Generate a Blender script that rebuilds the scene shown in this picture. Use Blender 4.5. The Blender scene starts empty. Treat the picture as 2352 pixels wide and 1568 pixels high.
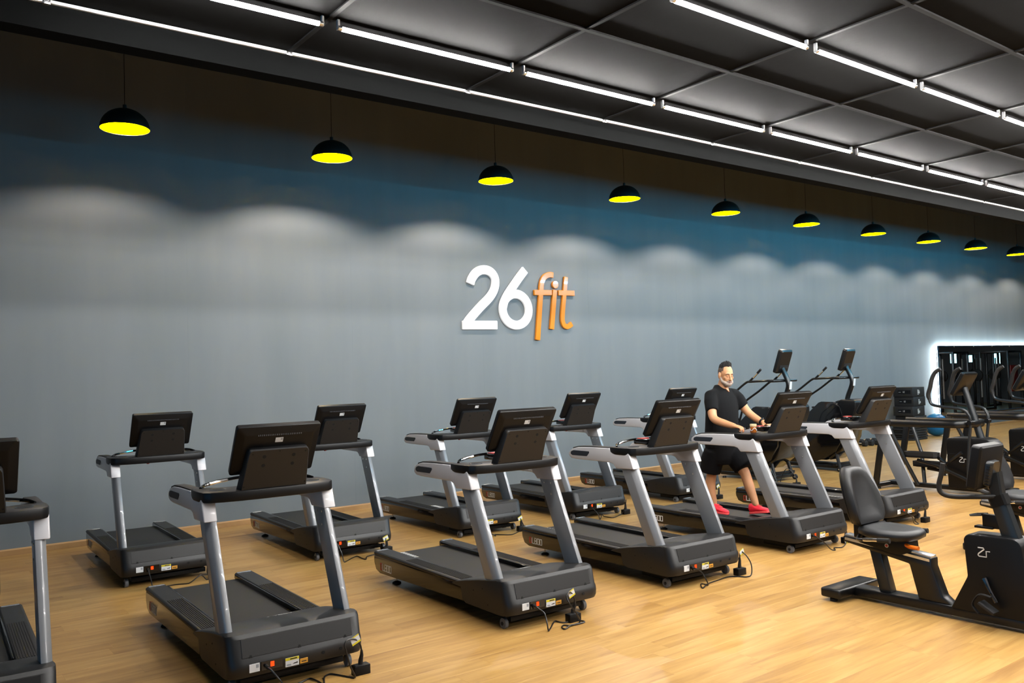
import bpy, bmesh, math, random
from mathutils import Vector, Matrix, Euler
random.seed(7)
S = bpy.context.scene
COL = S.collection
PI = math.pi
WALL_Y = 11.389
# ------------------------------------------------------------------ camera
phi, pitch, roll = math.radians(37.0394), math.radians(2.2171), math.radians(1.7146)
def to_world(v):
    x, y, z = v
    return Vector((x*math.cos(phi)+y*math.sin(phi), -x*math.sin(phi)+y*math.cos(phi), z))
fwd = to_world((0, math.cos(pitch), math.sin(pitch)))
up0 = to_world((0, -math.sin(pitch), math.cos(pitch)))
rt0 = to_world((1, 0, 0))
right = rt0*math.cos(roll)-up0*math.sin(roll)
up = rt0*math.sin(roll)+up0*math.cos(roll)
CAM = Vector((0, 0, 1.92))
cd = bpy.data.cameras.new('camera'); cd.sensor_width = 36; cd.lens = 29.6744; cd.clip_end = 200
cam = bpy.data.objects.new('camera', cd); COL.objects.link(cam)
cam.matrix_world = Matrix(((right.x, up.x, -fwd.x, CAM.x), (right.y, up.y, -fwd.y, CAM.y), (right.z, up.z, -fwd.z, CAM.z), (0, 0, 0, 1)))
S.camera = cam
def pix(p):
    d = Vector(p)-CAM; k = d.dot(fwd)
    if k <= .1: return None
    return (1176+1938.727*d.dot(right)/k, 784-1938.727*d.dot(up)/k, k)
# ------------------------------------------------------------------ world, exposure
w = bpy.data.worlds.new('world'); S.world = w; w.use_nodes = True
w.node_tree.nodes['Background'].inputs[0].default_value = (.10, .45, .85, 1)
w.node_tree.nodes['Background'].inputs[1].default_value = 1.1
S.view_settings.view_transform = 'Standard'; S.view_settings.look = 'None'
S.view_settings.exposure = 1.12; S.view_settings.gamma = 1.0; S.view_settings.use_curve_mapping = False
TUBE_POWER, PENDANT_POWER, WASH_POWER, LED_POWER = 188.0, 70.0, 78.0, 100.0
TUBE_COLOR, PENDANT_COLOR, WASH_COLOR = (1, .97, .93), (1, .88, .80), (.04, .60, 1)
cy = S.cycles; cy.max_bounces = 5; cy.diffuse_bounces = 3; cy.glossy_bounces = 3; cy.transmission_bounces = 2; cy.caustics_reflective = False; cy.caustics_refractive = False; cy.use_light_tree = False
pd_ = bpy.data.lights.new('window_portal', 'AREA'); pd_.shape = 'RECTANGLE'; pd_.size = 13.2; pd_.size_y = 3.2; pd_.cycles.is_portal = True   # guides sampling of the sky through the shop window
po_ = bpy.data.objects.new('window_portal', pd_); COL.objects.link(po_); po_.location = (-7.12, -1.4, 1.7); po_.rotation_euler = (0, -PI/2, 0); po_.rotation_euler = Euler((PI/2, 0, -PI/2))
# ------------------------------------------------------------------ helpers
class MB:
    def __init__(s): s.v = []; s.f = []
    def add(s, vs, fs):
        o = len(s.v); s.v += [tuple(q) for q in vs]; s.f += [tuple(i+o for i in f) for f in fs]; return s
    def box(s, x0, x1, y0, y1, z0, z1, M=None):
        vs = [Vector((x, y, z)) for z in (z0, z1) for y in (y0, y1) for x in (x0, x1)]
        if M is not None: vs = [M @ q for q in vs]
        return s.add(vs, [(0, 2, 3, 1), (4, 5, 7, 6), (0, 1, 5, 4), (2, 6, 7, 3), (0, 4, 6, 2), (1, 3, 7, 5)])
    def loft(s, rings, cap=True):
        n = len(rings[0]); vs = [q for r in rings for q in r]; fs = []
        for i in range(len(rings)-1):
            for j in range(n):
                a = i*n+j; b = i*n+(j+1) % n; fs.append((a, b, b+n, a+n))
        if cap:
            fs.append(tuple(range(n))[::-1]); fs.append(tuple(range((len(rings)-1)*n, len(rings)*n)))
        return s.add(vs, fs)
    def prism(s, prof, a, b, axis='y', M=None):
        def P(p, t):
            q = {'y': (p[0], t, p[1]), 'z': (p[0], p[1], t), 'x': (t, p[0], p[1])}[axis]
            return M @ Vector(q) if M is not None else q
        return s.loft([[P(p, a) for p in prof], [P(p, b) for p in prof]])
    def tube(s, pts, r, n=10, flat=1.0, cap=True, ref=None):
        pts = [Vector(p) for p in pts]; m = len(pts)
        rr = r if isinstance(r, (list, tuple)) else [r]*m
        rings = []; nrm = None
        for i, p in enumerate(pts):
            t = (pts[min(i+1, m-1)]-pts[max(i-1, 0)]).normalized()
            if nrm is None:
                nrm = Vector(ref) if ref else (Vector((0, 0, 1)) if abs(t.z) < .9 else Vector((1, 0, 0)))
            nrm = (nrm-t*nrm.dot(t)).normalized(); b = t.cross(nrm)
            q = rr[i]; ru, rv = q if isinstance(q, (list, tuple)) else (q, q*flat)
            rings.append([p+nrm*(math.cos(2*PI*k/n)*ru)+b*(math.sin(2*PI*k/n)*rv) for k in range(n)])
        return s.loft(rings, cap)
    def cyl(s, a, b, r, n=14): return s.tube([a, b], r, n)
    def lathe(s, prof, n=24, M=None, cap=True):
        rings = []
        for (r, z) in prof:
            q = [Vector((r*math.cos(2*PI*k/n), r*math.sin(2*PI*k/n), z)) for k in range(n)]
            rings.append([M @ a for a in q] if M is not None else q)
        return s.loft(rings, cap)
    def ball(s, c, r, nu=16, nv=10, M=None):
        rx, ry, rz = r if isinstance(r, (list, tuple)) else (r, r, r); rings = []
        for i in range(1, nv):
            a = -PI/2+PI*i/nv
            q = [Vector((rx*math.cos(a)*math.cos(2*PI*k/nu), ry*math.cos(a)*math.sin(2*PI*k/nu), rz*math.sin(a))) for k in range(nu)]
            if M is not None: q = [M @ t for t in q]
            rings.append([t+Vector(c) for t in q])
        return s.loft(rings)
    def ribbon(s, path, wd, place):
        """flat stroke of width wd along a 2D path; place(p, t) -> 3D, t = 0 back, 1 front"""
        m = len(path); L = []; R = []
        for i in range(m):
            a = path[max(i-1, 0)]; b = path[min(i+1, m-1)]
            dx, dy = b[0]-a[0], b[1]-a[1]; k = math.hypot(dx, dy) or 1
            nx, ny = -dy/k*wd/2, dx/k*wd/2
            L.append((path[i][0]+nx, path[i][1]+ny)); R.append((path[i][0]-nx, path[i][1]-ny))
        return s.loft([[place(L[i], 0), place(R[i], 0), place(R[i], 1), place(L[i], 1)] for i in range(m)])
    def build(s, name, mat, parent=None, bevel=0, seg=2, angle=35, smooth=True):
        me = bpy.data.meshes.new(name); me.from_pydata([tuple(q) for q in s.v], [], s.f)
        bm = bmesh.new(); bm.from_mesh(me); bmesh.ops.recalc_face_normals(bm, faces=bm.faces)
        if bevel:
            es = [e for e in bm.edges if len(e.link_faces) == 2 and e.calc_face_angle() > math.radians(28)]
            bmesh.ops.bevel(bm, geom=es, offset=bevel, segments=seg, affect='EDGES', profile=.5, clamp_overlap=True)
        bm.to_mesh(me); bm.free()
        if smooth:
            me.shade_smooth(); me.set_sharp_from_angle(angle=math.radians(angle))
        me.materials.append(mat)
        o = bpy.data.objects.new(name, me); COL.objects.link(o)
        if parent is not None: o.parent = parent
        return o
def empty(name, loc=(0, 0, 0), rz=0):
    o = bpy.data.objects.new(name, None); COL.objects.link(o); o.location = loc; o.rotation_euler = (0, 0, rz); o.empty_display_size = .1
    return o
def tag(o, label=None, cat=None, group=None, kind=None):
    for k, v in (('label', label), ('category', cat), ('group', group), ('kind', kind)):
        if v: o[k] = v
    return o
def struct(o): o['kind'] = 'structure'; return o
def copy_tree(o, parent=None, skip=()):
    c = o.copy(); COL.objects.link(c); c.parent = parent
    for ch in list(o.children):
        if ch.name.split('.')[0] not in skip: copy_tree(ch, c, skip)
    return c
def arc(cx, cy, r, a0, a1, n=8, ry=None):
    return [(cx+r*math.cos(math.radians(a0+(a1-a0)*i/n)), cy+(ry or r)*math.sin(math.radians(a0+(a1-a0)*i/n))) for i in range(n+1)]
def rrect(x0, x1, y0, y1, r, n=4):
    return arc(x1-r, y1-r, r, 0, 90, n)+arc(x0+r, y1-r, r, 90, 180, n)+arc(x0+r, y0+r, r, 180, 270, n)+arc(x1-r, y0+r, r, 270, 360, n)
def smooth_path(pts, n=6):
    pts = [Vector(p) for p in pts]; out = []
    for i in range(len(pts)-1):
        p0 = pts[max(i-1, 0)]; p1 = pts[i]; p2 = pts[i+1]; p3 = pts[min(i+2, len(pts)-1)]
        for k in range(n):
            t = k/n
            out.append(.5*((2*p1)+(p2-p0)*t+(2*p0-5*p1+4*p2-p3)*t*t+(-p0+3*p1-3*p2+p3)*t**3))
    out.append(pts[-1]); return out
ORD = ['first', 'second', 'third', 'fourth', 'fifth', 'sixth', 'seventh', 'eighth', 'ninth', 'tenth', 'eleventh', 'twelfth', 'thirteenth', 'fourteenth', 'fifteenth', 'sixteenth', 'seventeenth', 'eighteenth', 'nineteenth', 'twentieth', 'twenty-first', 'twenty-second', 'twenty-third', 'twenty-fourth', 'twenty-fifth', 'twenty-sixth', 'twenty-seventh', 'twenty-eighth']
# ------------------------------------------------------------------ materials
ALB = .53   # common albedo level of the place's paints and plastics
def mat(name, col, rough=.5, metal=0, noise=0, nscale=20, bump=0, emit=None, estr=0, spec=.35, coat=0):
    if metal < .5: col = tuple(c*ALB for c in col)
    m = bpy.data.materials.new(name); m.use_nodes = True; nt = m.node_tree; b = nt.nodes['Principled BSDF']
    b.inputs['Base Color'].default_value = (*col, 1); b.inputs['Roughness'].default_value = rough; b.inputs['Metallic'].default_value = metal
    b.inputs['Specular IOR Level'].default_value = spec; b.inputs['Coat Weight'].default_value = coat
    if emit: b.inputs['Emission Color'].default_value = (*emit, 1); b.inputs['Emission Strength'].default_value = estr
    if noise or bump:
        tc = nt.nodes.new('ShaderNodeTexCoord'); nz = nt.nodes.new('ShaderNodeTexNoise'); nz.inputs['Scale'].default_value = nscale; nz.inputs['Detail'].default_value = 4
        nt.links.new(tc.outputs['Object'], nz.inputs['Vector'])
        if noise:
            mx = nt.nodes.new('ShaderNodeMix'); mx.data_type = 'RGBA'
            mx.inputs['A'].default_value = (*[c*(1-noise) for c in col], 1); mx.inputs['B'].default_value = (*[min(1, c*(1+noise)) for c in col], 1)
            nt.links.new(nz.outputs['Fac'], mx.inputs['Factor']); nt.links.new(mx.outputs['Result'], b.inputs['Base Color'])
        if bump:
            bp = nt.nodes.new('ShaderNodeBump'); bp.inputs['Strength'].default_value = bump; bp.inputs['Distance'].default_value = .004
            nt.links.new(nz.outputs['Fac'], bp.inputs['Height']); nt.links.new(bp.outputs['Normal'], b.inputs['Normal'])
    return m
def emission(name, col, st):
    m = bpy.data.materials.new(name); m.use_nodes = True; nt = m.node_tree; nt.nodes.clear()
    e = nt.nodes.new('ShaderNodeEmission'); o = nt.nodes.new('ShaderNodeOutputMaterial')
    e.inputs[0].default_value = (*col, 1); e.inputs[1].default_value = st; m.cycles.emission_sampling = 'FRONT'; nt.links.new(e.outputs[0], o.inputs[0]); return m
def wood_mat(name, cols, rough=.32):
    m = bpy.data.materials.new(name); m.use_nodes = True; nt = m.node_tree; b = nt.nodes['Principled BSDF']; N = nt.nodes.new; L = nt.links.new
    g = N('ShaderNodeNewGeometry'); oi = N('ShaderNodeObjectInfo')
    ad = N('ShaderNodeMath'); ad.operation = 'ADD'; L(oi.outputs['Random'], ad.inputs[0]); L(g.outputs['Random Per Island'], ad.inputs[1])
    fr = N('ShaderNodeMath'); fr.operation = 'FRACT'; L(ad.outputs[0], fr.inputs[0])
    ml = N('ShaderNodeMath'); ml.operation = 'MULTIPLY'; ml.inputs[1].default_value = 37; L(fr.outputs[0], ml.inputs[0])
    cb = N('ShaderNodeCombineXYZ'); L(ml.outputs[0], cb.inputs[2]); L(ml.outputs[0], cb.inputs[0])
    va = N('ShaderNodeVectorMath'); va.operation = 'MULTIPLY_ADD'; L(g.outputs['Position'], va.inputs[0]); va.inputs[1].default_value = (1.1, 13, 1); L(cb.outputs[0], va.inputs[2])
    nz = N('ShaderNodeTexNoise'); nz.inputs['Scale'].default_value = 1.3; nz.inputs['Detail'].default_value = 6; nz.inputs['Roughness'].default_value = .62; nz.inputs['Distortion'].default_value = .5; L(va.outputs[0], nz.inputs['Vector'])
    mp = N('ShaderNodeMath'); mp.operation = 'MULTIPLY_ADD'; mp.inputs[1].default_value = .14; L(fr.outputs[0], mp.inputs[0]); L(nz.outputs['Fac'], mp.inputs[2])
    cr = N('ShaderNodeValToRGB'); e = cr.color_ramp.elements; e[0].position = .36; cols = [tuple(c*ALB for c in q) for q in cols]; e[0].color = (*cols[0], 1); e[1].position = .86; e[1].color = (*cols[2], 1)
    k = e.new(.6); k.color = (*cols[1], 1); L(mp.outputs[0], cr.inputs[0]); L(cr.outputs[0], b.inputs['Base Color'])
    b.inputs['Roughness'].default_value = rough; b.inputs['Specular IOR Level'].default_value = .35
    bp = N('ShaderNodeBump'); bp.inputs['Strength'].default_value = .06; bp.inputs['Distance'].default_value = .002; L(nz.outputs['Fac'], bp.inputs['Height']); L(bp.outputs['Normal'], b.inputs['Normal'])
    return m
def wall_mat():
    m = mat('wall_paint', (.36, .40, .42), .62); nt = m.node_tree; b = nt.nodes['Principled BSDF']; N = nt.nodes.new; L = nt.links.new
    g = N('ShaderNodeNewGeometry'); v = N('ShaderNodeVectorMath'); v.operation = 'MULTIPLY'; v.inputs[1].default_value = (2.2, 1, .25); L(g.outputs['Position'], v.inputs[0])
    nz = N('ShaderNodeTexNoise'); nz.inputs['Scale'].default_value = 1.2; nz.inputs['Detail'].default_value = 5; L(v.outputs[0], nz.inputs['Vector'])
    cr = N('ShaderNodeValToRGB'); e = cr.color_ramp.elements; e[0].position = .3; e[0].color = (.101, .116, .124, 1); e[1].position = .7; e[1].color = (.116, .130, .138, 1)
    L(nz.outputs['Fac'], cr.inputs[0]); L(cr.outputs[0], b.inputs['Base Color'])
    n2 = N('ShaderNodeTexNoise'); n2.inputs['Scale'].default_value = 90; L(g.outputs['Position'], n2.inputs['Vector'])
    bp = N('ShaderNodeBump'); bp.inputs['Strength'].default_value = .012; bp.inputs['Distance'].default_value = .003; L(n2.outputs['Fac'], bp.inputs['Height']); L(bp.outputs['Normal'], b.inputs['Normal'])
    return m
M = {}
M['wall'] = wall_mat()
M['plank'] = wood_mat('oak_plank', ((.40, .205, .060), (.60, .345, .104), (.75, .475, .170)))
M['skirting'] = wood_mat('oak_skirting', ((.45, .24, .09), (.58, .33, .13), (.68, .42, .18)), .45)
M['ceiling'] = mat('black_ceiling_paint', (.0040, .0040, .0041), .85, spec=.05, noise=.25, nscale=9, bump=.35)
M['batten'] = mat('black_batten', (.0075, .0076, .0078), .7, spec=.1)
M['dark'] = mat('dark_wall_paint', (.05, .055, .06), .7)
M['bulkhead'] = mat('bulkhead_paint', (.0018, .0022, .0024), .8, spec=.05, noise=.1, nscale=3)
M['trim'] = mat('bright_aluminium_trim', (.80, .82, .84), .35)
M['blackgloss'] = mat('black_gloss_plastic', (.004, .004, .0045), .14, coat=.4)
M['black'] = mat('black_plastic', (.0040, .0044, .0054), .42, spec=.2, noise=.2, nscale=60)
M['hood'] = mat('charcoal_plastic', (.0115, .0115, .0122), .46, noise=.12, nscale=70, bump=.04)
M['belt'] = mat('black_belt', (.0080, .0078, .0075), .55, noise=.2, nscale=120, bump=.1)
M['rubber'] = mat('black_rubber', (.0075, .0075, .008), .65)
M['silver'] = mat('silver_paint', (.285, .298, .318), .34, metal=.1, coat=.3)
M['white'] = mat('pearl_white_plastic', (.68, .68, .71), .32, coat=.3)
M['navy'] = mat('navy_grip_pad', (.018, .026, .04), .55)
M['chrome'] = mat('chrome', (.8, .8, .8), .15, metal=1)
M['bolt'] = mat('steel_bolt', (.75, .75, .72), .25, metal=.9)
M['hole'] = mat('dark_hole', (.002, .002, .002), .9)
M['paper'] = mat('white_paper', (.80, .82, .84), .6)
M['print'] = mat('grey_print', (.35, .38, .42), .6)
M['yellow'] = mat('yellow_label', (.80, .68, .02), .5)
M['orange_label'] = mat('orange_label', (.75, .36, .04), .5)
M['red_light'] = emission('lit_red_switch', (1, .04, .005), 1.3)
M['red'] = mat('red_plastic', (.55, .02, .015), .4)
M['orange'] = mat('orange_plastic', (.90, .20, .01), .35)
M['screen'] = mat('screen_glass', (.004, .004, .005), .06)
M['wheel'] = mat('grey_wheel', (.16, .17, .19), .45)
M['cable'] = mat('black_cable', (.01, .01, .011), .35)
M['textwhite'] = mat('white_lettering', (.82, .82, .80), .4)
M['textred'] = mat('red_lettering', (.55, .035, .02), .4)
M['frame'] = mat('satin_black_frame', (.007, .0075, .0085), .3, noise=.1, nscale=40)
M['bluegrey'] = mat('slate_black_tube', (.016, .020, .024), .34)
M['leather'] = mat('black_upholstery', (.0088, .0096, .0115), .45, noise=.12, nscale=90, bump=.06)
M['alu'] = mat('brushed_aluminium', (.62, .63, .65), .25, metal=.9)
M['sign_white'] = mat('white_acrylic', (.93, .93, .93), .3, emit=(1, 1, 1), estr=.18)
M['sign_orange'] = mat('orange_acrylic', (.93, .30, .005), .2, coat=.5)
M['mirror'] = mat('mirror_glass', (.86, .90, .92), .005, metal=1)
M['mirror_edge'] = mat('dark_mirror_edge', (.02, .05, .09), .2)
M['led'] = emission('mirror_led', (.78, .95, 1), LED_POWER)
M['tube'] = emission('led_tube_light', TUBE_COLOR, TUBE_POWER)
M['shade'] = mat('black_lamp_shade', (.010, .0095, .009), .5)
M['shade_in'] = mat('yellow_lamp_interior', (.95, .70, .0), .8, spec=0)
M['ball'] = mat('blue_vinyl_ball', (.01, .19, .42), .28)
def glass_mat():
    m = bpy.data.materials.new('window_glass'); m.use_nodes = True; nt = m.node_tree; nt.nodes.clear(); N = nt.nodes.new
    t = N('ShaderNodeBsdfTransparent'); g = N('ShaderNodeBsdfGlossy'); g.inputs['Roughness'].default_value = .01; x = N('ShaderNodeMixShader'); x.inputs[0].default_value = .07; o = N('ShaderNodeOutputMaterial')
    nt.links.new(t.outputs[0], x.inputs[1]); nt.links.new(g.outputs[0], x.inputs[2]); nt.links.new(x.outputs[0], o.inputs[0]); return m
M['glass'] = glass_mat()
# ------------------------------------------------------------------ structure
ZC, ZLIP, YB0, YB1, XJ0, SJ, PW = 4.125, 3.950, 5.326, 5.468, 2.2107, 1.4369, 1.377
X0, X1, Y0 = -7.0, 40.0, -9.0
floor = struct(MB().box(X0, X1, Y0, WALL_Y+.1, -.2, -.006).build('floor', M['plank'], smooth=False))
PL, PWD = 1.22, .182
def plank_rings(x0, x1, y0, y1):
    g, b = .0003, .0006
    return [[(x0+g, y0+g, -.006), (x1-g, y0+g, -.006), (x1-g, y1-g, -.006), (x0+g, y1-g, -.006)],
            [(x0+g, y0+g, -b), (x1-g, y0+g, -b), (x1-g, y1-g, -b), (x0+g, y1-g, -b)],
            [(x0+g+b, y0+g+b, 0), (x1-g-b, y0+g+b, 0), (x1-g-b, y1-g-b, 0), (x0+g+b, y1-g-b, 0)]]
spots = []
for j in range(70):
    yy = WALL_Y-.012-PWD*(j+1)
    off = random.random()*PL
    for i in range(-6, 36):
        xx = i*PL+off
        if xx < X0 or xx+PL > X1: continue
        q = pix((xx+PL/2, yy+PWD/2, 0)); vis = q is not None and -150 < q[0] < 2500 and q[1] < 1640
        spots.append((0 if vis else 1, q[2] if q else 99, xx, yy))
spots.sort()
rest = MB(); pm = None
for k, (nv, d, xx, yy) in enumerate(spots):
    if k < 300 and not nv:
        if pm is None:
            o = MB().loft(plank_rings(-PL/2, PL/2, -PWD/2, PWD/2)).build('plank', M['plank'], floor, smooth=False); pm = o.data
        else:
            o = bpy.data.objects.new('plank', pm); COL.objects.link(o); o.parent = floor
        o.location = (xx+PL/2, yy+PWD/2, 0)
    else: rest.loft(plank_rings(xx, xx+PL, yy, yy+PWD))
tag(rest.build('plank_field', M['plank'], floor, smooth=False), 'pale oak floor planks further from the camera', kind='stuff')
wb = struct(MB().box(X0, X1, WALL_Y, WALL_Y+.2, -.2, 7.3).build('wall_back', M['dark'], smooth=False))
xx = -1.45-2.36*2; sheet = None
while xx < X1-.1:
    x_ = min(xx+2.36, X1)
    if x_-xx > 2.3 and sheet is not None:
        o = bpy.data.objects.new('wall_board', sheet); COL.objects.link(o); o.parent = wb
    else:
        o = MB().box(-1.1799, 1.1799, -.008, 0, 0, 7.2).build('wall_board', M['wall'], wb, bevel=.0004, seg=1, smooth=False)
        if sheet is None: sheet = o.data
    o.location = (xx+1.18, WALL_Y, 0); xx += 2.36
WF = WALL_Y-.008
struct(MB().prism([(WF-.014, 0), (WF-.014, .062), (WF-.008, .07), (WF-.003, .078), (WF, .078), (WF, 0)], -6, 39.9, 'x').build('baseboard_back', M['skirting'], angle=20))
wl_ = struct(MB().box(X0-.2, X0, Y0, WALL_Y, 3.3, 7.3).box(X0-.2, X0, Y0, WALL_Y, -.2, .1).box(X0-.2, X0, 5.2, WALL_Y, .1, 3.3).box(X0-.2, X0, Y0, -8, .1, 3.3).build('wall_left', M['dark'], smooth=False))
for k in range(6):
    ya, yb = -8+2.2*k, -8+2.2*(k+1)
    wn = struct(empty('window_%d' % (k+1), (X0-.1, ya, .1)))
    MB().box(-.006, .006, .04, 2.16, .04, 3.16).build('pane', M['glass'], wn, smooth=False)
    for (a, b, c, d) in ((0, .04, 0, 3.2), (2.16, 2.2, 0, 3.2), (.04, 2.16, 0, .04), (.04, 2.16, 3.16, 3.2)):
        MB().box(-.03, .03, a, b, c, d).build('window_frame', M['black'], wn, smooth=False)
struct(MB().box(X1, X1+.2, Y0, WALL_Y, -.2, 7.3).build('wall_right', M['wall'], smooth=False))
struct(MB().box(X0, X1, Y0-.2, Y0, -.2, 7.3).build('wall_rear', M['wall'], smooth=False))
ceil = struct(MB().box(X0, X1, Y0, YB0, ZC+.03, ZC+.2).build('ceiling', M['ceiling'], smooth=False))
struct(MB().box(X0, X1, YB0, WALL_Y, 7.2, 7.3).build('ceiling_void', M['dark'], smooth=False))
bulk = struct(MB().box(X0, X1, YB0, YB1, ZLIP, 7.2).build('wall_bulkhead', M['bulkhead'], smooth=False))
pan = None
for j in range(10):
    yc = YB0-PW*(j+.5)
    for i in range(-6, 26):
        xc = XJ0+SJ*(i+.5)
        if xc-SJ/2 < X0 or xc+SJ/2 > X1: continue
        if pan is None:
            o = MB().box(-SJ/2+.004, SJ/2-.004, -PW/2+.004, PW/2-.004, 0, .03).build('ceiling_panel', M['ceiling'], ceil, bevel=.004, seg=1, smooth=False); pan = o.data
        else:
            o = bpy.data.objects.new('ceiling_panel', pan); COL.objects.link(o); o.parent = ceil
        o.location = (xc, yc, ZC)
cb = None
for i in range(-6, 27):
    xc = XJ0+SJ*i
    if not X0 < xc < X1: continue
    if cb is None: o = MB().box(-.015, .015, YB0-PW*10, YB0, -.010, .004).build('ceiling_batten', M['batten'], ceil, smooth=False); cb = o.data
    else: o = bpy.data.objects.new('ceiling_batten', cb); COL.objects.link(o); o.parent = ceil
    o.location = (xc, 0, ZC)
cb = None
for j in range(1, 11):
    if cb is None: o = MB().box(X0, X1, -.015, .015, -.012, .004).build('ceiling_batten', M['batten'], ceil, smooth=False); cb = o.data
    else: o = bpy.data.objects.new('ceiling_batten', cb); COL.objects.link(o); o.parent = ceil
    o.location = (0, YB0-PW*j, ZC)
# bright metal edge trim where the low ceiling meets the bulkhead
tr = struct(empty('trim_1', (0, YB0, ZC)))
o0 = None
for i in range(-6, 26):
    xa = XJ0+SJ*i
    if xa < X0 or xa+SJ > X1: continue
    if o0 is None:
        o = MB().prism([(-.022, -.024), (-.022, -.004), (0, -.004), (0, -.024)], .015, SJ-.015, 'x').build('trim_strip', M['trim'], tr, bevel=.003); o0 = o.data
        c0 = MB().box(-.02, .02, -.026, 0, -.032, -.002).build('trim_joint', M['alu'], tr, bevel=.002); c = c0
    else:
        o = bpy.data.objects.new('trim_strip', o0); COL.objects.link(o); o.parent = tr
        c = bpy.data.objects.new('trim_joint', c0.data); COL.objects.link(c); c.parent = tr
    o.location = (xa, 0, 0); c.location = (xa, 0, 0)
# ------------------------------------------------------------------ LED tubes under the low ceiling
def tube_proto():
    t = empty('led_tube')
    L_ = SJ/2-.075
    lo = [(.016*math.cos(math.radians(a)), .016*math.sin(math.radians(a))) for a in range(-200, 21, 44)]
    MB().loft([[(x, y, z) for y, z in lo] for x in (-L_, L_)], cap=False).build('tube', M['tube'], t, smooth=False)
    o = t.children[0]; bm = bmesh.new(); bm.from_mesh(o.data)
    bmesh.ops.delete(bm, geom=[f for f in bm.faces if f.calc_center_median().z > .004], context='FACES')
    for f in bm.faces:
        if f.normal.dot(f.calc_center_median()*Vector((0, 1, 1))) < 0: f.normal_flip()
    bm.to_mesh(o.data); bm.free()
    hi = [(.0163*math.cos(math.radians(a)), .0163*math.sin(math.radians(a))) for a in range(18, 163, 24)]
    MB().prism(hi, -L_, L_, 'x').build('tube_back', M['alu'], t)
    for s in (-1, 1):
        c = MB().cyl((s*(SJ/2-.075), 0, 0), (s*(SJ/2-.05), 0, 0), .017, 12).build('end_cap', M['alu'], t)
        MB().box(s*(SJ/2-.052)-.008, s*(SJ/2-.052)+.008, -.012, .012, -.014, .05).build('socket', M['paper'], c, bevel=.003)
    return t
tp = tube_proto(); first = True
ROWS = [(4.67, -1, 17, 'row beside the bulkhead'), (3.26, 1, 8, 'row further from the bulkhead'), (1.87, 1, 6, 'third row from the bulkhead'), (.50, 1, 9, 'fourth row from the bulkhead'), (-3.63, 1, 9, 'fifth row from the bulkhead')]
for (yy, i0, i1, where) in ROWS:
    for k, i in enumerate(range(i0, i1)):
        o = tp if first else copy_tree(tp); first = False
        o.location = (XJ0+SJ*(i+.5), yy, ZC-.055)
        tag(o, 'white LED ceiling tube, %s from the left in the %s' % (ORD[k], where), 'tube light', 'LED tubes under the black ceiling')
# wall washers on the back of the bulkhead
for k, xa in enumerate((5.5, 10.2, 14.9, 19.6, 24.3)):
    o = empty('wall_washer', (xa, YB1, 4.30))
    MB().prism([(0, -.05), (0, .10), (.42, .10), (.42, .085), (.02, .085), (.02, -.05)], -2.3, 2.3, 'x').build('housing', M['black'], o)
    ld = bpy.data.lights.new('washer_light', 'AREA'); ld.shape = 'RECTANGLE'; ld.size = 4.5; ld.size_y = .04; ld.energy = WASH_POWER*(.4, .75, 1, 1.1, 1.1)[k]; ld.color = WASH_COLOR
    lo = bpy.data.objects.new('washer_light', ld); COL.objects.link(lo); lo.parent = o; lo.location = (0, .06, .03); lo.rotation_euler = (math.radians(90), 0, 0)
    tag(o, 'blue LED wall washer behind the bulkhead, %s from the left' % ORD[k], 'lamp', 'wall washers')
# ------------------------------------------------------------------ pendants
YP, ZP, RP = 10.10, 4.81, .262
def pendant_proto():
    t = empty('pendant_lamp')
    prof = [(RP*math.cos(a), RP*.88*math.sin(a)) for a in [PI/2*i/12 for i in range(12)]]
    MB().lathe(prof+[(.02, RP*.885)], 40).build('shade', M['shade'], t)
    o = t.children[0]; bm = bmesh.new(); bm.from_mesh(o.data)
    bmesh.ops.delete(bm, geom=[f for f in bm.faces if len(f.verts) > 4 and f.calc_center_median().z < .02], context='FACES'); bm.to_mesh(o.data); bm.free()
    ip = [(r-.003, z) for r, z in prof]; m2 = MB().lathe(ip+[(.017, RP*.88)], 40, cap=False).build('shade_lining', M['shade_in'], o)
    MB().tube([(RP*math.cos(a)*.998, RP*math.sin(a)*.998, 0) for a in [2*PI*i/40 for i in range(41)]], .003, 6).build('rim', M['shade'], o)
    MB().cyl((0, 0, RP*.86), (0, 0, RP*.86+.05), .022, 12).build('cap', M['shade'], t)
    MB().cyl((0, 0, RP*.86), (0, 0, 7.2-ZP), .004, 6).build('cord', M['cable'], t)
    MB().cyl((0, 0, .17), (0, 0, RP*.87), .02, 12).build('bulb_holder', M['paper'], t)
    return t
pp = pendant_proto()
XP = [2.245, 4.765, 7.41, 10.09, 12.73, 15.30, 17.85, 20.32, 22.75, 25.22, 27.7]
for k, xp in enumerate(XP):
    o = pp if k == 0 else copy_tree(pp)
    o.location = (xp, YP, ZP)
    ld = bpy.data.lights.new('pendant_bulb', 'POINT'); ld.energy = PENDANT_POWER*(1 if k < 4 else .75 if k < 6 else .55); ld.color = PENDANT_COLOR; ld.shadow_soft_size = .035
    lo = bpy.data.objects.new('pendant_bulb', ld); COL.objects.link(lo); lo.parent = o; lo.location = (0, 0, .128)
    tag(o, 'black dome pendant lamp with glowing yellow inside, %s from the left' % ORD[k], 'pendant lamp', 'dome pendants along the wall')
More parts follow.
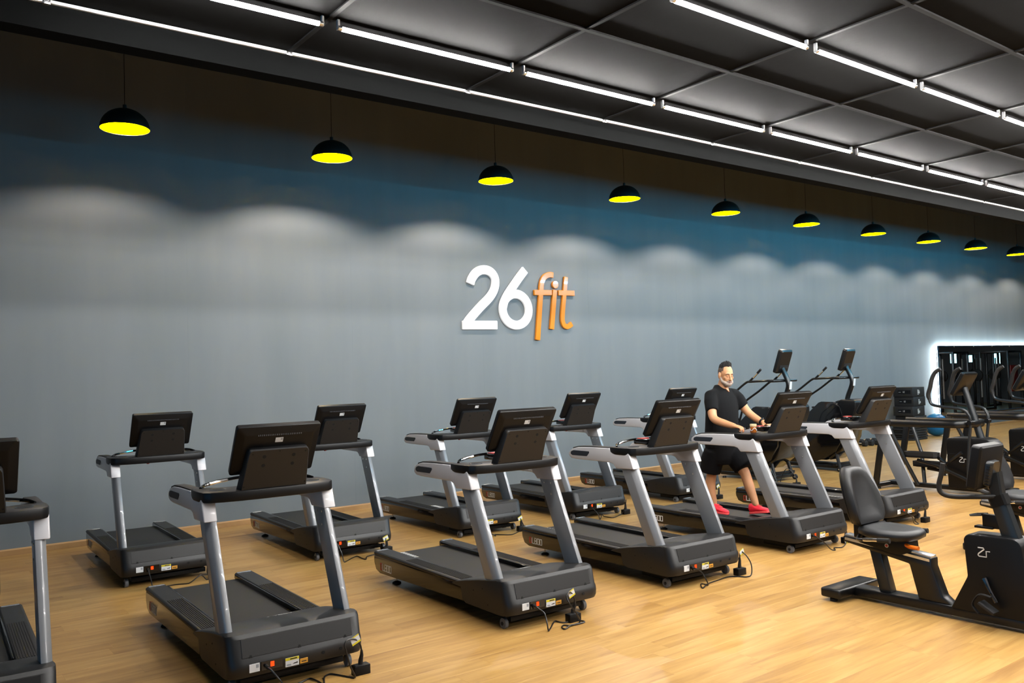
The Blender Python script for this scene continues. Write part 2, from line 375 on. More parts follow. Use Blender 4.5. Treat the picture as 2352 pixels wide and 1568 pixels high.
# ------------------------------------------------------------------ wall sign
sg = empty('wall_sign', (8.8, WF, 2.7)); tag(sg, 'raised white and orange 26fit lettering on the grey wall', 'sign')
def put(p, t): return (p[0]-8.8, -.004-.045*t, p[1]-2.7)
def stroke(name, paths, wd, m):
    mb = MB()
    for i, (p, k) in enumerate(paths): mb.ribbon(p, wd*k, lambda q, d, i=i: (q[0]-8.8, -.004-(.045+.0012*i)*d, q[1]-2.7))
    return mb.build(name, m, sg, bevel=.006, seg=1)
def sm2(p, n=5): return [(q.x, q.y) for q in smooth_path([(a, b, 0) for a, b in p], n)]
two = sm2([(7.746, 3.413), (7.781, 3.5), (7.855, 3.589), (7.942, 3.64), (8.038, 3.657), (8.133, 3.641), (8.208, 3.59), (8.25, 3.512), (8.251, 3.425), (8.224, 3.337), (8.167, 3.249), (8.087, 3.167), (7.97, 3.07), (7.853, 2.966), (7.737, 2.856), (7.665, 2.775), (7.640, 2.72)])
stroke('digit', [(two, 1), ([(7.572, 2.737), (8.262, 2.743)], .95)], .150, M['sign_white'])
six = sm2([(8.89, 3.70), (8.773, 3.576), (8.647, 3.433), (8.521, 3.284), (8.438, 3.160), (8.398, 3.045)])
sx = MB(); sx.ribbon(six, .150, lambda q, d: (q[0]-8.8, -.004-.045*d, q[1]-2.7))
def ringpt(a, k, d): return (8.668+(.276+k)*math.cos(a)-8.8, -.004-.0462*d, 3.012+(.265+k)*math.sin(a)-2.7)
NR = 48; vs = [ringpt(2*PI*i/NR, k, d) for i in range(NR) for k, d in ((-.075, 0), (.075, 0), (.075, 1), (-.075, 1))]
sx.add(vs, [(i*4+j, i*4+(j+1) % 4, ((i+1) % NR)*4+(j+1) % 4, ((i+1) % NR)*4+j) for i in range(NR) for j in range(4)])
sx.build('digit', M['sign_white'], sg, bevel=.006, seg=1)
stroke('letter', [(sm2([(9.513, 3.635), (9.423, 3.640), (9.336, 3.61), (9.274, 3.549), (9.241, 3.465), (9.227, 3.366), (9.203, 3.184), (9.172, 2.936), (9.141, 2.69), (9.119, 2.494)]), 1), ([(9.068, 3.315), (9.464, 3.324)], .95)], .100, M['sign_orange'])
stroke('letter', [([(9.537, 3.377), (9.440, 2.684)], .95), ([(9.50, 3.11), (9.501, 3.117)], .5)], .100, M['sign_orange'])
dot = MB(); dot.loft([[put((9.549+.072*math.cos(2*PI*i/20), 3.469+.068*math.sin(2*PI*i/20)), t) for i in range(20)] for t in (0, 1)]); dot.build('letter_dot', M['sign_orange'], sg, bevel=.005, seg=1)
stroke('letter', [(sm2([(9.803, 3.619), (9.772, 3.402), (9.727, 3.131), (9.695, 2.896), (9.703, 2.812), (9.733, 2.754), (9.794, 2.732), (9.855, 2.75), (9.912, 2.789)]), .92), ([(9.615, 3.329), (9.991, 3.332)], .95)], .100, M['sign_orange'])
# ------------------------------------------------------------------ backlit mirror
XM0, XM1, ZM0, ZM1 = 22.95, 34.0, .45, 2.325
mr = empty('wall_mirror', (XM0, WF, ZM0)); tag(mr, 'long wall mirror with white light glowing around its edge', 'mirror')
MW, MH = XM1-XM0, ZM1-ZM0
MB().box(0, MW, -.095, -.09, 0, MH).build('glass', M['mirror'], mr, smooth=False)
MB().box(.06, MW-.06, -.09, 0, .06, MH-.06).build('backing', M['black'], mr, smooth=False)
for (a, b, c, d) in ((-.03, 0, 0, MH), (MW, MW+.03, 0, MH), (-.03, MW+.03, MH, MH+.018), (-.03, MW+.03, -.018, 0)):
    MB().box(a, b, -.098, -.075, c, d).build('frame_edge', M['mirror_edge'], mr, smooth=False)
for (a, b, c, d) in ((.025, .05, .05, MH-.05), (MW-.05, MW-.025, .05, MH-.05), (.05, MW-.05, MH-.05, MH-.025)):
    MB().box(a, b, -.070, -.045, c, d).build('led_strip', M['led'], mr, smooth=False)
for i in range(10):
    MB().box(.9+i*1.15-.02, .9+i*1.15+.02, -.105, -.08, MH-.02, MH+.02).build('clip', M['chrome'], mr, bevel=.003)
# ------------------------------------------------------------------ treadmill (x forward to the motor hood, y across, z up)
def block_text(mb, glyphs, place, h, wd, gap, st):
    x = 0
    G = {'D': [((0, 0), (0, 1)), ((0, 1), (1, 1)), ((1, 1), (1, 0)), ((1, 0), (0, 0))], 'L': [((0, 1), (0, 0)), ((0, 0), (1, 0))],
         '8': [((0, 0), (0, 1)), ((0, 1), (1, 1)), ((1, 1), (1, 0)), ((1, 0), (0, 0)), ((0, .52), (1, .52))], '0': [((0, 0), (0, 1)), ((0, 1), (1, 1)), ((1, 1), (1, 0)), ((1, 0), (0, 0))],
         'Z': [((0, 1), (1, 1)), ((1, 1), (0, 0)), ((0, 0), (1, 0))], 'E': [((0, 0), (0, 1)), ((0, 1), (1, 1)), ((0, .5), (1, .5)), ((0, 0), (1, 0))],
         'S': [((1, 1), (0, 1)), ((0, 1), (0, .5)), ((0, .5), (1, .5)), ((1, .5), (1, 0)), ((1, 0), (0, 0))], 'T': [((0, 1), (1, 1)), ((.5, 1), (.5, 0))],
         '1': [((.5, 0), (.5, 1))], '2': [((0, 1), (1, 1)), ((1, 1), (1, .5)), ((1, .5), (0, .5)), ((0, .5), (0, 0)), ((0, 0), (1, 0))]}
    for g in glyphs:
        if g != ' ':
            for a, b in G[g]:
                pa = (x+a[0]*wd, a[1]*h); pb = (x+b[0]*wd, b[1]*h); k = math.hypot(pb[0]-pa[0], pb[1]-pa[1]); ex = (pb[0]-pa[0])/k*st/2, (pb[1]-pa[1])/k*st/2
                mb.ribbon([(pa[0]-ex[0], pa[1]-ex[1]), (pb[0]+ex[0], pb[1]+ex[1])], st, place)
        x += wd+gap
    return mb
def zr_logo(parent, place, k, m):
    mb = MB()
    mb.ribbon([(0, 1*k), (.62*k, 1*k), (.70*k, .86*k), (.05*k, .30*k), (0, .12*k), (.1*k, 0), (.92*k, 0), (.92*k, .66*k), (1.35*k, .66*k)], .13*k, place)
    return mb.build('logo', m, parent, smooth=False)
def make_treadmill():
    t = empty('treadmill')
    for s in (-1, 1):
        p = [(-2.095, .165), (-2.10, .20), (-2.092, .238), (-.44, .262), (-.44, .118), (-1.70, .086), (-1.98, .080), (-2.06, .105)]
        sp = MB().prism(p, s*.395, s*.438, 'y').build('side_panel', M['blackgloss'], t, bevel=.006)
        pl = (lambda q, d, s=s: (-1.965+q[0] if s < 0 else -1.735-q[0], s*(.4375+.0015*d), .118+q[1]))
        block_text(MB(), 'D', pl, .058, .034, .012, .009).build('red_letter', M['textred'], sp, smooth=False)
        block_text(MB(), ' L800', pl, .058, .034, .012, .009).build('white_lettering', M['textwhite'], sp, smooth=False)
        rl = MB().prism([(s*.282, .222), (s*.282, .262), (s*.292, .272), (s*.425, .272), (s*.440, .262), (s*.440, .244), (s*.43, .236)], -2.092, -.48, 'x').build('foot_rail', M['hood'], t, bevel=.004)
        rb = MB()
        for i in range(8): rb.box(-1.50, -.56, s*(.305+i*.0145)-.0035, s*(.305+i*.0145)+.0035, .2715, .2755)
        rb.build('rail_ribs', M['rubber'], rl, smooth=False)
        MB().box(-2.088, -2.058, min(s*.30, s*.42), max(s*.30, s*.42), .2715, .275).build('rail_end_strip', M['alu'], rl, bevel=.001, seg=1)
        MB().box(-2.05, -.62, min(s*.272, s*.285), max(s*.272, s*.285), .23, .268).build('rail_lip', M['blackgloss'], rl, bevel=.004)
    MB().prism([(-.45, .232)]+[(-2.03+.055*math.cos(math.radians(a)), .177+.055*math.sin(math.radians(a))) for a in range(90, 271, 15)]+[(-.45, .122)], -.276, .276, 'y').build('running_belt', M['belt'], t, angle=50)
    MB().box(-1.9, -.12, -.33, .33, .075, .20).build('under_frame', M['black'], t, bevel=.01)
    # motor hood
    prof = [(-.66, .236), (-.60, .262), (-.45, .300), (-.25, .338), (-.08, .364), (.03, .376), (.085, .370), (.108, .350), (.138, .236), (.153, .214), (.158, .185), (.154, .150), (.135, .122), (.10, .112), (-.45, .112), (-.50, .14), (-.52, .23)]
    def ring(y, pull, drop):
        out = []
        for (x, z) in prof:
            k = max(0, min(1, (x+.05)/.2)); out.append((x-pull*k, y, z-drop*max(0, min(1, (z-.2)/.1))))
        return out
    MB().loft([ring(-.444, .085, .012), ring(-.438, .05, .006), ring(-.424, .024, .002), ring(-.40, .008, 0), ring(-.36, 0, 0), ring(.36, 0, 0), ring(.40, .008, 0), ring(.424, .024, .002), ring(.438, .05, .006), ring(.444, .085, .012)]).build('motor_hood', M['hood'], t, angle=32)
    hood = t.children[-1]
    # access panel on the sloped front
    a = Vector((.108, 0, .350)); b = Vector((.138, 0, .236)); d = (b-a).normalized(); n = Vector((-d.z, 0, d.x)); n = n if n.x > 0 else -n
    def onf(y, k, o=0): q = a+(b-a)*k+n*o; return (q.x, y, q.z)
    MB().loft([[onf(-.362, .02, -.004), onf(.362, .02, -.004), onf(.362, .97, -.004), onf(-.362, .97, -.004)], [onf(-.362, .02, .003), onf(.362, .02, .003), onf(.362, .97, .003), onf(-.362, .97, .003)]]).build('access_panel', M['hood'], hood, bevel=.0015, seg=1)
    for y in (-.31, 0, .31):
        MB().loft([[onf(y-.010, 1.0, o), onf(y+.010, 1.0, o), onf(y+.006, .86, o), onf(y-.006, .86, o)] for o in (0, .0045)]).build('screw_recess', M['hole'], hood, smooth=False)
    for y in (.15, .27):
        MB().cyl((.150, y, .178), (.1605, y, .178), .011, 12).build('vent_hole', M['hole'], hood)
    for (x, z) in ((-.33, .235), (-.20, .270), (-.13, .160)):
        MB().cyl((x, -.443, z), (x, -.4455, z), .006, 8).build('side_screw', M['hole'], hood)
    def plate(name, y0, y1, z0, z1, m, th=.002, x=.1575):
        return MB().box(x-.006, x+th, y0, y1, z0, z1).build(name, m, hood, bevel=.0006, seg=1, smooth=False)
    pl = plate('serial_label', -.326, -.262, .153, .203, M['paper'])
    MB().box(.1595, .1602, -.285, -.268, .176, .197).build('label_print', M['print'], pl, smooth=False)
    inl = plate('power_inlet', -.252, -.118, .150, .204, M['blackgloss'], .003)
    MB().box(.160, .1635, -.195, -.172, .166, .196).build('power_switch', M['red_light'], inl, bevel=.001, seg=1)
    MB().cyl((.158, -.222, .176), (.19, -.222, .172), .010, 8).build('inlet_plug', M['rubber'], inl)
    wl = plate('warning_label', -.100, -.012, .138, .192, M['paper'])
    MB().box(.1595, .1602, -.100, -.012, .176, .192).build('label_header', M['yellow'], wl, smooth=False)
    MB().box(.1602, .1606, -.070, -.025, .180, .187).build('label_text', M['rubber'], wl, smooth=False)
    MB().prism([(-.055, .150), (-.020, .152), (-.022, .160), (-.045, .156)], .1595, .1602, 'x').build('label_picture', M['rubber'], wl, smooth=False)
    MB().prism([(-.094, .145), (-.062, .143), (-.066, .153), (-.09, .155)], .1595, .1602, 'x').build('label_picture', M['print'], wl, smooth=False)
    ol = plate('caution_label', -.006, .046, .140, .170, M['orange_label'])
    MB().box(.1595, .1600, .004, .036, .150, .156).build('label_text', M['rubber'], ol, smooth=False)
    lg = (lambda q, d: (-.40-q[1], .165-q[0], .3115+.0008*d+.19*(-q[1])))
    zt = block_text(MB(), 'ZEST', lg, .026, .026, .010, .004)
    zt.ribbon([(-.03, 0), (-.045, .013), (-.03, .026)], .003, lg); zt.ribbon([(.165, 0), (.18, .013), (.165, .026)], .003, lg)
    zt.build('hood_lettering', M['textwhite'], hood, smooth=False)
    # uprights, collars, arms
    for s in (-1, 1):
        sec = [(-.205, .402), (-.185, .428), (-.06, .438), (-.012, .418), (0, .405), (0, .372), (-.20, .372)]
        def lv(z, sh): return [(x+sh, s*y, z) for x, y in sec]
        up_ = MB().loft([lv(.325, .012), lv(1.07, -.330)]).build('upright', M['silver'], t, bevel=.006, seg=2)
        for (x, z) in ((-.345, .99), (-.435, .99), (-.345, .90)):
            MB().cyl((x, s*.373, z), (x, s*.367, z), .008, 8).build('bolt', M['bolt'], up_)
        side = [(-.300, 1.017), (-.352, 1.150), (-.36, 1.162), (-.600, 1.162), (-.625, 1.196), (-.90, 1.192), (-1.08, 1.184), (-1.18, 1.162), (-1.222, 1.134), (-1.235, 1.112), (-1.225, 1.088), (-1.19, 1.070), (-1.12, 1.064), (-.62, 1.062), (-.575, 1.050), (-.545, 1.020), (-.540, 1.012)]
        hr = MB().prism(side, s*.368, s*.456, 'y').build('handrail', M['white'], t, bevel=.012, seg=3)
        MB().prism([(-1.17, 1.160), (-1.07, 1.182), (-.63, 1.194), (-.63, 1.203), (-.90, 1.202), (-1.08, 1.194), (-1.165, 1.176)], s*.374, s*.450, 'y').build('grip_pad', M['rubber'], hr, bevel=.004)
        MB().prism([(-1.195, 1.108), (-1.198, 1.122), (-1.185, 1.140), (-1.15, 1.150), (-.915, 1.150), (-.912, 1.135), (-.950, 1.100), (-1.17, 1.098)], s*.450, s*.4585, 'y').build('side_pad', M['navy'], hr, bevel=.003, seg=1)
    # console
    half = [(-.62, .452), (-.52, .462), (-.42, .462), (-.34, .450), (-.300, .415), (-.275, .34), (-.258, .24), (-.252, .10)]
    plan = half+[(x, -y) for x, y in half[::-1]]+[(-.62, -.37), (-.565, -.31), (-.535, -.20), (-.535, .20), (-.565, .31), (-.62, .37)]
    con = MB().prism(plan, 1.138, 1.208, 'z').build('console', M['black'], t, bevel=.012, seg=2, angle=40)
    for s in (-1, 1):
        ch = MB().lathe([(.052, .000), (.052, .004), (.043, .005)], 20, Matrix.Translation((-.42, s*.33, 1.206))).build('cup_holder', M['blackgloss'], con)
        MB().cyl((-.42, s*.33, 1.2085), (-.42, s*.33, 1.2115), .041, 20).build('cup_well', M['hole'], ch)
        g = MB().tube(smooth_path([(-.575, s*.40, 1.208), (-.62, s*.36, 1.222), (-.665, s*.26, 1.234), (-.68, s*.14, 1.246), (-.665, s*.06, 1.252)]), .011, 8).build('pulse_bar', M['blackgloss'], con)
        MB().tube(smooth_path([(-.638, s*.325, 1.2265), (-.665, s*.26, 1.2345), (-.677, s*.19, 1.241)]), .0125, 8).build('sensor_sleeve', M['chrome'], g)
    cp = MB().box(-.69, -.50, -.075, .075, 1.205, 1.255).build('control_pod', M['blackgloss'], con, bevel=.01)
    MB().box(-.67, -.60, -.05, .05, 1.254, 1.262).build('stop_button', M['red'], cp, bevel=.003)
    MB().box(-.455, -.435, -.10, -.075, 1.115, 1.15).build('safety_key', M['red'], con, bevel=.004)
    # display bracket
    def bpt(y, k, o): return Vector((-.285+.148*k-.0, y, 1.160+.308*k))+Vector((.90, 0, -.43))*o
    def brk(o, sh=0): return [bpt(-.232+sh, 0, o), bpt(.232-sh, 0, o), bpt(.207-sh, .93, o), bpt(.198-sh, .98, o), bpt(.186-sh, 1, o), bpt(-.186+sh, 1, o), bpt(-.198+sh, .98, o), bpt(-.207+sh, .93, o)]
    br = MB().loft([brk(-.075), brk(-.008), brk(0, .006)]).build('display_bracket', M['hood'], t, angle=40)
    for (y, k) in ((-.10, .860), (.10, .860), (-.10, .665), (.10, .665)):
        MB().cyl(bpt(y, k, -.003), bpt(y, k, .001), .0125, 14).build('bracket_hole', M['hole'], br)
    for (y, k) in ((-.18, .93), (0, .965), (.18, .93), (-.21, .22), (.21, .22)):
        MB().cyl(bpt(y, k, -.002), bpt(y, k, .0012), .006, 8).build('bracket_screw', M['hole'], br)
    # display
    dv = Vector((.196, 0, .321)).normalized(); nv = Vector((dv.z, 0, -dv.x)); base = Vector((-.318, 0, 1.305))
    def mp(y, h, o): return base+dv*h+Vector((0, y, 0))+nv*o
    def rr(w_, h0, h1, r, o): return [mp(y, h, o) for y, h in rrect(-w_, w_, h0, h1, r)]
    dis = MB().loft([rr(.276, .006, .370, .012, -.042), rr(.284, 0, .376, .016, -.034), rr(.287, -.002, .378, .018, -.004), rr(.283, .002, .374, .016, .002), rr(.240, .045, .330, .02, .022), rr(.232, .053, .322, .02, .024)]).build('display', M['black'], t, angle=30)
    MB().loft([rr(.262, .025, .356, .006, -.0435), rr(.262, .025, .356, .006, -.0415)]).build('screen', M['screen'], dis, smooth=False)
    vs = MB().loft([[mp(-.165, .348, .006), mp(.165, .348, .006), mp(.150, .318, .0225), mp(-.150, .318, .0225)], [mp(-.165, .348, .013), mp(.165, .348, .013), mp(.150, .318, .0262), mp(-.150, .318, .0262)]]).build('vent', M['hole'], dis, smooth=False)
    fn = MB()
    for i in range(24):
        y = -.145+i*.0126; fn.loft([[mp(y-.0015, .318, o), mp(y+.0015, .318, o), mp(y+.0015, .327, o-.003), mp(y-.0015, .327, o-.003)] for o in (.024, .0275)])
    fn.build('vent_fins', M['wheel'], vs, smooth=False)
    for y in (-.07, .07): MB().cyl(mp(y, .360, 0), mp(y, .360, .010), .005, 8).build('display_screw', M['hole'], dis)
    st = MB().loft([[mp(-.026, .262, o), mp(.026, .262, o), mp(.026, .298, o), mp(-.026, .298, o)] for o in (.023, .0252)]).build('display_label', M['paper'], dis, smooth=False)
    MB().loft([[mp(.010, .278, o), mp(.023, .278, o), mp(.023, .295, o), mp(.010, .295, o)] for o in (.0250, .0256)]).build('label_print', M['print'], st, smooth=False)
    # wheels and feet
    ax = MB().box(-.05, .03, -.345, .345, .045, .085).build('wheel_axle', M['black'], t, bevel=.006)
    MB().box(-.40, -.02, -.30, -.24, .03, .09).build('lift_arm', M['black'], ax, bevel=.006); MB().box(-.40, -.02, .24, .30, .03, .09).build('lift_arm', M['black'], ax, bevel=.006)
    for s in (-1, 1):
        wh = MB().lathe([(.030, -.018), (.040, -.014), (.040, .014), (.030, .018)], 22, Matrix.Translation((0, s*.385, .040)) @ Matrix.Rotation(PI/2, 4, 'X')).build('wheel', M['wheel'], t, angle=40)
        MB().cyl((0, s*.40, .04), (0, s*.408, .04), .014, 14).build('hub', M['rubber'], wh)
        ft = MB().lathe([(.042, 0), (.040, .012), (.018, .024)], 18, Matrix.Translation((-1.82, s*.345, 0))).build('levelling_foot', M['rubber'], t)
        MB().cyl((-1.82, s*.345, .02), (-1.82, s*.345, .11), .008, 8).build('foot_stem', M['bolt'], ft)
    return t
def belt_marks(t, x0, y, n=7, pitch=.044):
    mb = MB()
    for i in range(n):
        x = x0+i*pitch; mb.add([(x, y-.035, .2326), (x+.024, y-.035, .2326), (x+.044, y+.035, .2326), (x+.020, y+.035, .2326), (x, y-.035, .2331), (x+.024, y-.035, .2331), (x+.044, y+.035, .2331), (x+.020, y+.035, .2331)], [(3, 2, 1, 0), (4, 5, 6, 7), (0, 1, 5, 4), (1, 2, 6, 5), (2, 3, 7, 6), (3, 0, 4, 7)])
    return mb.build('belt_marking', M['textwhite'], t, smooth=False)
TM = {'T1': (2.142, 5.298, -91.57, 'nearest whole silver and black treadmill, front row, second from the left'),
      'T2': (4.184, 5.227, -91.61, 'silver and black front-row treadmill standing below the white sign digits'),
      'T3': (5.959, 5.214, -91.77, 'silver and black front-row treadmill just left of the walking man'),
      'T4': (7.890, 5.294, -91.18, 'silver and black treadmill with the man in red shoes walking on it'),
      'T5': (9.844, 5.400, -90.77, 'rightmost silver and black treadmill, directly behind the reclining bike backrest'),
      'T0': (.367, 5.476, -92.51, 'silver and black treadmill cut off by the left edge, nearer one'),
      'B0': (2.291, 8.733, -92.31, 'leftmost whole silver and black treadmill in the row by the wall'),
      'B1': (4.134, 8.514, -92.46, 'second whole silver and black treadmill from the left in the wall row'),
      'B2': (5.926, 8.468, -91.86, 'third whole silver and black treadmill from the left in the wall row'),
      'B3': (7.639, 8.402, -92.04, 'fourth whole silver and black treadmill from the left in the wall row'),
      'B4': (9.633, 8.418, -91.91, 'rightmost silver and black treadmill of the wall row, mostly hidden behind others'),
      'B00': (.43, 8.80, -92.2, 'silver and black treadmill cut off by the left edge, farther one by the wall')}
MARKS = {'T2': (-2.03, -.19), 'T3': (-2.04, -.185), 'T5': (-.99, -.06), 'B2': (-1.09, -.13), 'T0': (-1.45, .12), 'B3': (-.95, -.12), 'T4': (-1.55, -.20)}
proto = make_treadmill(); TR = {}
for k, (x, y, a, lab) in TM.items():
    o = proto if k == 'T1' else copy_tree(proto)
    o.location = (x, y, 0); o.rotation_euler = (0, 0, math.radians(a)); TR[k] = o
    tag(o, lab, 'treadmill', 'treadmills in two rows')
for k, (mx, my) in MARKS.items(): belt_marks(TR[k], mx, my)
# ------------------------------------------------------------------ power cords and floor outlets
def at(k, p):
    x, y, a, _ = TM[k]; a = math.radians(a); return Vector((x+p[0]*math.cos(a)-p[1]*math.sin(a), y+p[0]*math.sin(a)+p[1]*math.cos(a), p[2]))
CORDS = {
 'T2': ([(.19, -.222, .172), (.2, -.21, .159), (.22, -.184, .136), (.24, -.176, .112), (.28, -.19, .06), (.285, -.183, .008), (.235, -.122, .007), (.125, .0, .007), (.172, .018, .007), (.204, .043, .007), (.209, .111, .007), (.246, .163, .007), (.29, .162, .007), (.297, .089, .008), (.302, .014, .014), (.331, -.06, .008), (.285, -.055, .007), (.25, -.01, .007), (.29, .023, .007), (.282, .121, .012), (.33, .06, .09), (.33, -.002, .172), (.31, -.02, .225), (.29, .01, .255), (.26, .07, .235), (.235, .115, .18), (.225, .125, .11)], (.20, .125), 'front-row treadmill below the white sign digits', True),
 'T1': ([(.19, -.222, .172), (.22, -.206, .156), (.26, -.17, .10), (.24, -.12, .02), (.20, -.07, .007), (.13, -.02, .007), (.10, .04, .007), (.08, .085, .007), (.12, .10, .007), (.20, .11, .007), (.25, .11, .007), (.21, .13, .007), (.12, .17, .007), (.09, .22, .007), (.13, .25, .007), (.19, .28, .007), (.27, .315, .012), (.30, .27, .10), (.30, .245, .195), (.29, .24, .242), (.28, .27, .262), (.26, .33, .245), (.235, .375, .19), (.225, .385, .11)], (.20, .388), 'nearest whole treadmill', True),
 'T3': ([(.19, -.222, .172), (.21, -.16, .13), (.24, -.13, .05), (.20, -.08, .007), (.13, -.09, .007), (.24, -.19, .007), (.17, -.05, .007), (.14, .12, .007), (.12, .28, .007), (.17, .36, .007), (.23, .40, .007), (.24, .46, .02), (.22, .49, .10), (.19, .475, .17), (.15, .45, .215), (.13, .445, .19), (.125, .445, .11)], (.12, .445), 'treadmill left of the walking man', True),
 'T4': ([(.19, -.222, .172), (.23, -.13, .10), (.22, -.02, .02), (.24, .03, .007), (.17, .12, .007), (.21, .19, .007), (.16, .33, .007), (.12, .42, .03), (.10, .45, .10), (.09, .46, .11)], (.085, .47), 'treadmill with the walking man', True),
 'T5': ([(.19, -.222, .172), (.23, -.14, .11), (.2, -.05, .02), (.22, .02, .007), (.14, .08, .03), (.18, .06, .12), (.2, .09, .18), (.22, .13, .19), (.21, .19, .15), (.205, .205, .11)], (.20, .205), 'rightmost front-row treadmill', False),
 'B0': ([(.19, -.222, .172), (.23, -.21, .09), (.26, -.18, .007), (.24, .0, .007), (.28, .12, .007), (.25, .24, .06), (.24, .30, .007), (.20, .38, .02), (.19, .40, .10)], (.17, .41), 'leftmost whole treadmill by the wall', False),
 'B1': ([(.19, -.222, .172), (.24, -.20, .08), (.30, -.20, .007), (.18, -.07, .007), (.12, .02, .007), (.24, .02, .007), (.33, .03, .007), (.21, .10, .007), (.17, .22, .01), (.22, .31, .09), (.2, .33, .17), (.16, .36, .16), (.13, .37, .11)], (.125, .375), 'second wall-row treadmill', True),
 'B2': ([(.19, -.222, .172), (.23, -.12, .06), (.23, -.03, .007), (.16, .01, .007), (.30, .14, .007), (.20, .34, .007), (.27, .36, .06), (.24, .33, .17), (.2, .37, .165), (.17, .39, .11)], (.165, .395), 'third wall-row treadmill', True),
 'B3': ([(.19, -.222, .172), (.23, -.15, .08), (.25, -.13, .007), (.2, -.05, .06), (.12, .05, .007), (.27, .08, .007), (.16, .32, .007), (.22, .34, .12), (.22, .36, .2), (.18, .39, .17), (.16, .40, .11)], (.155, .405), 'fourth wall-row treadmill', False),
 'B4': ([(.19, -.222, .172), (.24, -.1, .05), (.22, .05, .007), (.3, .12, .007), (.28, .2, .1), (.26, .23, .19), (.24, .265, .17), (.235, .27, .11)], (.23, .27), 'rightmost wall-row treadmill', True)}
for k, (pts, bx, who, tagged) in CORDS.items():
    c = at(k, (bx[0], bx[1], 0)); az = math.radians(TM[k][2])
    ob = empty('floor_outlet', c, az)
    tag(ob, 'black outlet box on the floor by the %s' % who, 'power outlet', 'floor outlet boxes')
    MB().box(-.032, .032, -.055, .055, 0, .062).build('box', M['black'], ob, bevel=.004)
    MB().box(-.024, .024, -.045, .045, .061, .064).build('socket_plate', M['rubber'], ob, bevel=.002, seg=1)
    lp = [Vector(p) for p in pts]; sp = smooth_path(lp, 5)
    for q in sp: q.z = max(q.z, .0065)
    o = MB().tube(sp, .0055, 7).build('power_cord', M['cable'], TR[k])
    MB().tube([lp[-1]+Vector((0, 0, .05)), lp[-1]+Vector((0, 0, .02)), (bx[0], bx[1], .085), (bx[0], bx[1], .066)], [.008, .012, .016, .017], 8).build('plug', M['rubber'], o)
    if tagged:
        q = lp[-3]; MM = Matrix.Translation(q) @ Euler((.35, 0, .1)).to_matrix().to_4x4()
        tg = MB().box(-.0015, .0015, -.035, .03, -.026, .026, MM).build('cord_tag', M['paper'], o, smooth=False)
        MB().box(-.002, .002, -.035, .03, -.026, -.014, MM).build('tag_stripe', M['yellow'], o, smooth=False); MB().box(-.002, .002, -.035, .03, .019, .026, MM).build('tag_stripe', M['yellow'], o, smooth=False)
